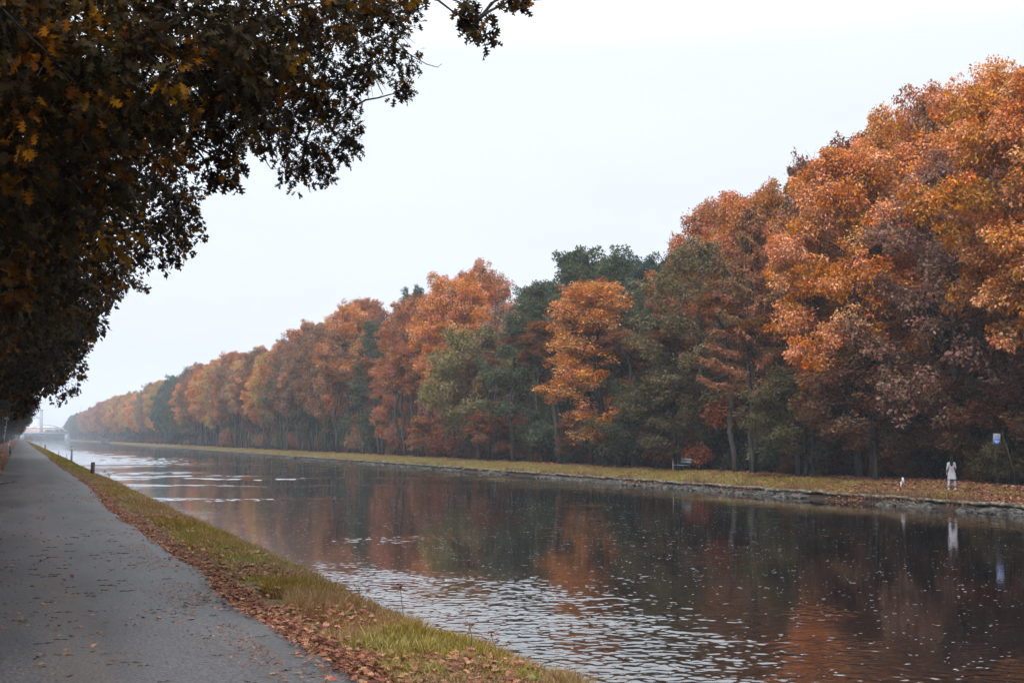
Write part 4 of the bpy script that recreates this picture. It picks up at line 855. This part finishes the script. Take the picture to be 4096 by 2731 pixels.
# ------------------------------------------------------------------ people and dog
def skin_obj(name, nodes, edges, mat, parent=None, sub=2, mats=None):
    me = bpy.data.meshes.new(name); me.from_pydata([n[0] for n in nodes], edges, []); me.materials.append(mat)
    o = obj(name, me, parent); o.modifiers.new('skin', 'SKIN'); s = o.modifiers.new('sub', 'SUBSURF'); s.levels = sub; s.render_levels = sub
    me.skin_vertices or None
    if not me.skin_vertices: me.attributes
    for i, n in enumerate(nodes):
        r_ = n[1] if isinstance(n[1], tuple) else (n[1], n[1]); me.skin_vertices[0].data[i].radius = r_
    me.skin_vertices[0].data[0].use_root = True
    return o
M_skin = flat_mat('skin', (.45, .28, .21), .5); M_hair = flat_mat('dark_hair', (.008, .006, .005), .8, 0, .05); M_coat = noise_mat('pale_trench_coat', (.19, .185, .21), (.27, .26, .30), 6, .8, .01, stretch=(1, 1, .15))
M_jean = flat_mat('light_trousers', (.22, .23, .28), .8); M_shoe = flat_mat('white_shoe', (.60, .60, .64), .5)
def person(name, p, face, label, h=1.66, coat=True, m_top=M_coat, m_leg=M_jean, m_hair=M_hair):
    r = empty(name, p, label, 'person', rz=face); s = h/1.66; r.scale = (s, s, s)   # faces +Y before turning
    nd = [((0, 0, .92), (.13, .10)), ((0, 0, 1.08), (.115, .085)), ((0, .0, 1.25), (.135, .09)), ((0, -.01, 1.37), (.12, .075)), ((0, 0, 1.44), .05), ((0, .012, 1.50), .062), ((0, .02, 1.56), (.075, .09)), ((0, .01, 1.62), (.06, .07))]
    ed = [(i, i+1) for i in range(7)]
    def add(par, c, rad): nd.append((c, rad)); ed.append((par, len(nd)-1)); return len(nd)-1
    for sx in (-1, 1):
        ft = -.06 if sx < 0 else .04
        a = add(0, (sx*.10, 0, .84), .085); a = add(a, (sx*.13, .01+ft*.4, .48), .058); a = add(a, (sx*.155, -.01+ft, .28), .05); a = add(a, (sx*.16, -.02+ft, .08), .035); a = add(a, (sx*.18, .10+ft, .035), .03)
        e = .0 if sx < 0 else .10
        a = add(3, (sx*.150, 0, 1.33), .036); a = add(a, (sx*.202, -.02, 1.10), .030); a = add(a, (sx*(.235-e*.8), .04+e, .90+e), .030); w0 = add(a, (sx*(.24-e), .06+e, .84+e), (.030, .016))
        wp = np.array(nd[w0][0]); dn = np.array([0, .25, -1.0]); dn /= np.linalg.norm(dn)
        for f_, (oy, ln) in enumerate(((-.028, .075), (-.010, .085), (.010, .080), (.027, .062))):
            b_ = wp+np.array([0, oy, -.03]); c1 = b_+dn*ln*.55; c2 = c1+(dn+np.array([-sx*.5, 0, 0]))*ln*.4
            k1 = add(w0, tuple(b_), .009); k2 = add(k1, tuple(c1), .0085); add(k2, tuple(c2), .007)
        k1 = add(w0, tuple(wp+np.array([-sx*.015, .035, 0])), .010); add(k1, tuple(wp+np.array([-sx*.02, .055, -.035])), .008)
    skin_obj('body', nd, ed, M_skin, r)
    # face: nose, brow and ears
    mb = MB(); mb.tube([[0, .098, 1.575], [0, .118, 1.548], [0, .103, 1.538]], [.008, .014, .010], 6)
    for sx in (-1, 1): mb.tube([[sx*.076, .01, 1.575], [sx*.086, .0, 1.56], [sx*.078, .01, 1.535]], [.008, .014, .007], 6)
    obj('nose_and_ears', mb.build('nose_and_ears', M_skin, True), r)
    mb = MB()
    for sx in (-1, 1): mb.tube([[sx*.022, .093, 1.572], [sx*.042, .086, 1.572]], .006, 5)
    mb.tube([[-.022, .096, 1.515], [.022, .096, 1.515]], .004, 5); obj('eyes_and_mouth', mb.build('eyes_and_mouth', M_hair), r)
    hb = MB()
    if coat: hb.tube([[0, .02, 1.665], [0, .0, 1.645], [0, -.015, 1.60], [0, -.035, 1.52], [0, -.06, 1.42], [0, -.085, 1.30], [0, -.10, 1.20]], [.03, .080, .105, .108,   .095, .080, .04], 14, flat=.95)
    else: hb.tube([[0, .0, 1.66], [0, -.005, 1.64], [0, -.015, 1.60], [0, -.03, 1.55]], [.03, .075, .093, .07], 12)
    obj('hair', hb.build('hair', m_hair, True), r)
    # coat or jacket following the body, flared below the waist
    if coat: prof = [(.545, .235, .17), (.62, .215, .158), (.75, .185, .14), (.90, .165, .128), (1.02, .140, .108), (1.08, .132, .102), (1.16, .142, .105), (1.26, .165, .112), (1.35, .178, .105), (1.40, .135, .085), (1.435, .06, .055)]
    else: prof = [(.82, .175, .13), (1.0, .165, .125), (1.25, .175, .12), (1.37, .17, .1), (1.43, .06, .055)]
    k = 28; th = np.arange(k)*2*math.pi/k; V = []
    for zi, (z, rx, ry) in enumerate(prof):
        fold = 1+(.045*np.sin(th*7+1.3) if z < .9 and coat else 0); V.append(np.stack([np.cos(th)*rx*fold, np.sin(th)*ry*fold, np.full(k, z)], -1))
    V = np.vstack(V); i, j = np.meshgrid(np.arange(len(prof)-1), np.arange(k), indexing='ij'); j2 = (j+1) % k
    ct = obj('coat' if coat else 'jacket', mesh('coat', V, [np.stack([i*k+j, i*k+j2, (i+1)*k+j2, (i+1)*k+j], -1).reshape(-1, 4)], m_top, smooth=True), r)
    for sx in (-1, 1):
        e = .0 if sx < 0 else .10
        mb = MB(); mb.tube([[sx*.125, 0, 1.375], [sx*.165, 0, 1.32], [sx*.205, -.02, 1.10], [sx*(.236-e*.8), .035+e, .905+e]], [.046, .054, .050, .040], 12); obj('sleeve', mb.build('sleeve', m_top, True), ct)
        ft = -.06 if sx < 0 else .04
        mb = MB(); mb.tube([[sx*.09, 0, .86], [sx*.115, .0, .66], [sx*.135, .01+ft*.4, .48], [sx*.155, -.01+ft, .28], [sx*.16, -.02+ft, .10]], [.098, .088, .070, .064, .048], 12); obj('trouser_leg', mb.build('trouser_leg', m_leg, True), r)
        mb = MB(); mb.tube([[sx*.158, -.065+ft, .045], [sx*.16, -.02+ft, .065], [sx*.172, .06+ft, .045], [sx*.182, .15+ft, .03], [sx*.185, .18+ft, .025]], [.03, .045, .045, .038, .015], 10, flat=.8); obj('shoe', mb.build('shoe', M_shoe if coat else M_black, True), r)
    if coat:
        mb = MB(); th2 = np.linspace(0, 2*math.pi, 25); mb.tube(np.stack([np.cos(th2)*.140, np.sin(th2)*.108, 1.085+0*th2], -1), .012, 5); mb.tube([[0, -.112, 1.085], [.01, -.125, .98], [.02, -.14, .89]], [.018, .014, .018], 5); obj('belt', mb.build('belt', flat_mat('coat_belt', (.13, .12, .14))), ct)
    return r
p = at_X(3803, 1748, 44.45); p[2] = float(gz(p[0], p[1]))+.02
person('person', p, -R(38), 'woman with long dark hair in a pale belted coat and white shoes, seen from behind')
p = at_z(72.5, 1761, 0); person('person', p, R(5), 'tiny distant walker in a bright blue jacket on the path', 1.68, False, flat_mat('blue_jacket', (.02, .14, .42)), M_black, flat_mat('blue_hood', (.05, .2, .5)))
# dog seen from behind, tail up
p = at_X(3606, 1748, 44.6); p[2] = float(gz(p[0], p[1]))+.01; r = empty('dog', p, 'small white and brown dog seen from behind with its tail up', 'dog', rz=-R(42)); s = 1.0
M_dog = noise_mat('dog_coat', (.50, .50, .53), (.09, .055, .04), 5.5, .8, 0, lo=.56, hi=.60)
nd = [((0, -.20, .30), (.075, .08)), ((0, -.06, .30), (.078, .082)), ((0, .12, .30), (.085, .10)), ((0, .22, .34), (.06, .07)), ((0, .29, .42), (.05, .055)), ((0, .34, .44), (.055, .05)), ((0, .42, .42), .028), ((0, .46, .41), .020)]
ed = [(i, i+1) for i in range(7)]
def ad(par, c, rad): nd.append((c, rad)); ed.append((par, len(nd)-1)); return len(nd)-1
for sx in (-1, 1):
    a = ad(0, (sx*.065, -.17, .22), .048); a = ad(a, (sx*.070, -.24, .12), .024); a = ad(a, (sx*.070, -.215, .03), .018); ad(a, (sx*.070, -.185, .012), .018)
    a = ad(2, (sx*.060, .15, .20), .034); a = ad(a, (sx*.062, .14, .10), .020); a = ad(a, (sx*.062, .15, .03), .017); ad(a, (sx*.062, .18, .012), .017)
    a = ad(5, (sx*.05, .33, .475), .020); ad(a, (sx*.065, .335, .445), .012)
a = ad(0, (0, -.27, .38), .020); a = ad(a, (.01, -.29, .47), .024); ad(a, (.03, -.27, .56), .012)
o = skin_obj('body', nd, ed, M_dog, r)

# ------------------------------------------------------------------ mooring dolphin, bridge and buildings in the haze
p = at_z(412, 1775, WATER); Y0 = p[1]
r = empty('mooring_dolphin', (40.6, Y0, WATER), 'dark boxy timber mooring structure at the far water edge', 'mooring'); mb = MB()
for k in range(15): mb.box([-2+k*.28, -1.5, 1.3], [.26, .2, 3.0+.05*(k % 3)])
for k in range(9): mb.box([-2, -1.2+k*.35, 1.3], [.2, .3, 2.95]); mb.box([2.1, -1.2+k*.35, 1.3], [.2, .3, 2.95])
obj('timber_wall', mb.build('timber_wall', M_dolphin), r); mb = MB(); mb.box([.05, 0, 2.9], [4.7, 3.6, .18]); mb.box([.05, -1.65, .9], [4.5, .1, .25]); mb.box([.05, -1.65, 2.2], [4.5, .1, .25]); obj('cap_beam', mb.build('cap_beam', M_dolphin), r)
for k, (x_, y_) in enumerate(((618, 1776.5), (655, 1778.5), (692, 1781))):
    p = at_z(x_, y_+2, -1.0); mb = MB(); mb.tube([[0, 0, -.1], [0, 0, .25], [0, 0, .33]], [.14, .14, .08], 8)
    o = obj('bollard', mb.build('bollard', M_grey, True)); o.location = (p[0], p[1], float(gz(p[0], p[1]))); o['label'] = 'low pale bollard on the hazy far bank grass'; o['category'] = 'bollard'; o['group'] = 'pale bollards on the far bank'

YB = 1350.; ZD = 4.9
r = empty('arch_bridge', (0, YB, WATER), 'pale steel bowstring arch bridge crossing the canal in the haze', 'bridge'); z0 = -WATER
mb = MB(); mb.box([14, 0, ZD+z0+.45], [68, 11, 1.7]); obj('deck', mb.build('deck', M_deck), r)
mb = MB()
for s in (-1, 1):
    mb.box([14, s*5.4, ZD+z0+2.35], [68, .1, .12])
    for x_ in np.arange(-19, 48, 2.5): mb.box([x_, s*5.4, ZD+z0+1.8], [.1, .1, 1.0])
obj('railing', mb.build('railing', M_steel), r)
for s in (-1, 1):
    t = np.linspace(0, 1, 33); ax = 2+43*t; azz = ZD+z0+1.5+4*7.2*t*(1-t); mb = MB(); mb.tube(np.stack([ax, 0*t+s*4.6, azz], -1), .42, 6); ar = obj('arch', mb.build('arch', M_steel), r)
    for k in range(1, 10):
        tt = k/10; x_ = 2+43*tt; zt = ZD+z0+1.3+4*7.2*tt*(1-tt); mb = MB(); mb.tube([[x_, s*4.6, ZD+z0+1.0], [x_, s*4.6, zt]], .13, 5); obj('hanger', mb.build('hanger', M_steel), ar)
for x_ in (2.0, 43.5): mb = MB(); mb.box([x_, 0, 3.0], [4, 12, 7.0]); obj('abutment', mb.build('abutment', M_tower), r)
def bldg(name, label, x0, x1, yt, Yb, dep, mat, zb=-.6, roof=None, win=None, cat='building'):
    a = at_y = lambda x, y: EYE+ray(x, y)*((Yb)/ray(x, y)[1]); p0, p1 = a(x0, yt), a(x1, yt); w_ = p1[0]-p0[0]; h = p0[2]-zb
    r = empty(name, ((p0[0]+p1[0])/2, Yb+dep/2, zb), label, cat); mb = MB(); mb.box([0, 0, h/2], [w_, dep, h]); obj('wall', mb.build('wall', mat), r)
    if roof: mb = MB(); mb.box([0, 0, h+roof[1]/2], [w_+.8, dep+.8, roof[1]]); obj('roof', mb.build('roof', roof[0]), r)
    if win:
        mw = MB()
        for k in range(win): mw.box([-w_/2+(k+.5)*w_/win, -dep/2-.05, h*.5], [w_/win*.5, .12, h*.25])
        obj('window_band', mw.build('window_band', M_tower), r)
    return r, w_, h
bldg('brick_hall', 'long red brick factory hall with white roof edge behind the bridge', 96, 236, 1711, 1500, 25, M_brick, roof=(M_white, 1.6), win=14)
bldg('concrete_tower', 'tall slender grey blue tower rising above the bridge', 160.5, 172.5, 1640, 1470, 4, M_tower, roof=(M_tower, .8), cat='tower')
bldg('silo_block', 'pale tall plant building left of the slender tower', 130, 159, 1670, 1510, 14, M_pale, roof=(M_tower, .6), win=4)
bldg('grey_shed', 'grey lilac shed in front of the brick hall beyond the bridge', 189, 262, 1718.5, 1440, 14, M_tower, roof=(M_pale, .5), win=6)
mb = MB(); Db = 1500; c = at_X(324, 1665, 75.0); dd = (c-EYE) @ FW
top = EYE+ray(324.5, 1627)*dd; r = empty('radio_mast', (c[0], c[1], -.6), 'thin pale radio mast rising behind the hazy trees', 'mast'); h = top[2]+.6
for s in ((-1, -1), (1, -1), (1, 1), (-1, 1)): mb.tube([[s[0]*.9, s[1]*.9, 0], [s[0]*.5, s[1]*.5, h]], .12, 4)
for z in np.arange(2, h, 2.5): mb.box([0, 0, z], [1.5, 1.5, .12])
obj('lattice', mb.build('lattice', M_pale), r); mb = MB(); mb.box([0, 0, h], [3.0, .3, .3]); mb.box([-1.4, 0, h-1], [.3, .3, 3]); mb.box([1.4, 0, h-1], [.3, .3, 3]); obj('antenna', mb.build('antenna', M_pale), r)
# trees closing the view beyond the bridge
rg = np.random.default_rng(99)
for k in range(16):
    X_ = 4+k*4.2+rg.random()*2; Y_ = 1400+rg.random()*25 if X_ > 22 else 1590
    place(DENSE[k % 2], 'deciduous_tree', X_, Y_, 7+X_*.10+2*rg.random(), 1.5, rg.random()*6, COLS[['green', 'pine', 'brown'][k % 3]], 'hazy blue green tree beyond the arch bridge', 'tree', 'trees beyond the arch bridge')

# ------------------------------------------------------------------ haze
bpy.ops.mesh.primitive_cube_add(size=1); hz = bpy.context.object; hz.name = 'haze'; hz['kind'] = 'stuff'
hz.location = (60, 865, 31); hz.dimensions = (380, 1880, 72); hz.location[2] = -4.6+36
m, t, o_ = newmat('haze'); v = N(t, 'ShaderNodeVolumePrincipled'); v.inputs['Color'].default_value = (.76, .86, 1.0, 1); v.inputs['Density'].default_value = .00028
L(t, v.outputs[0], o_.inputs['Volume']); hz.data.materials.append(m)
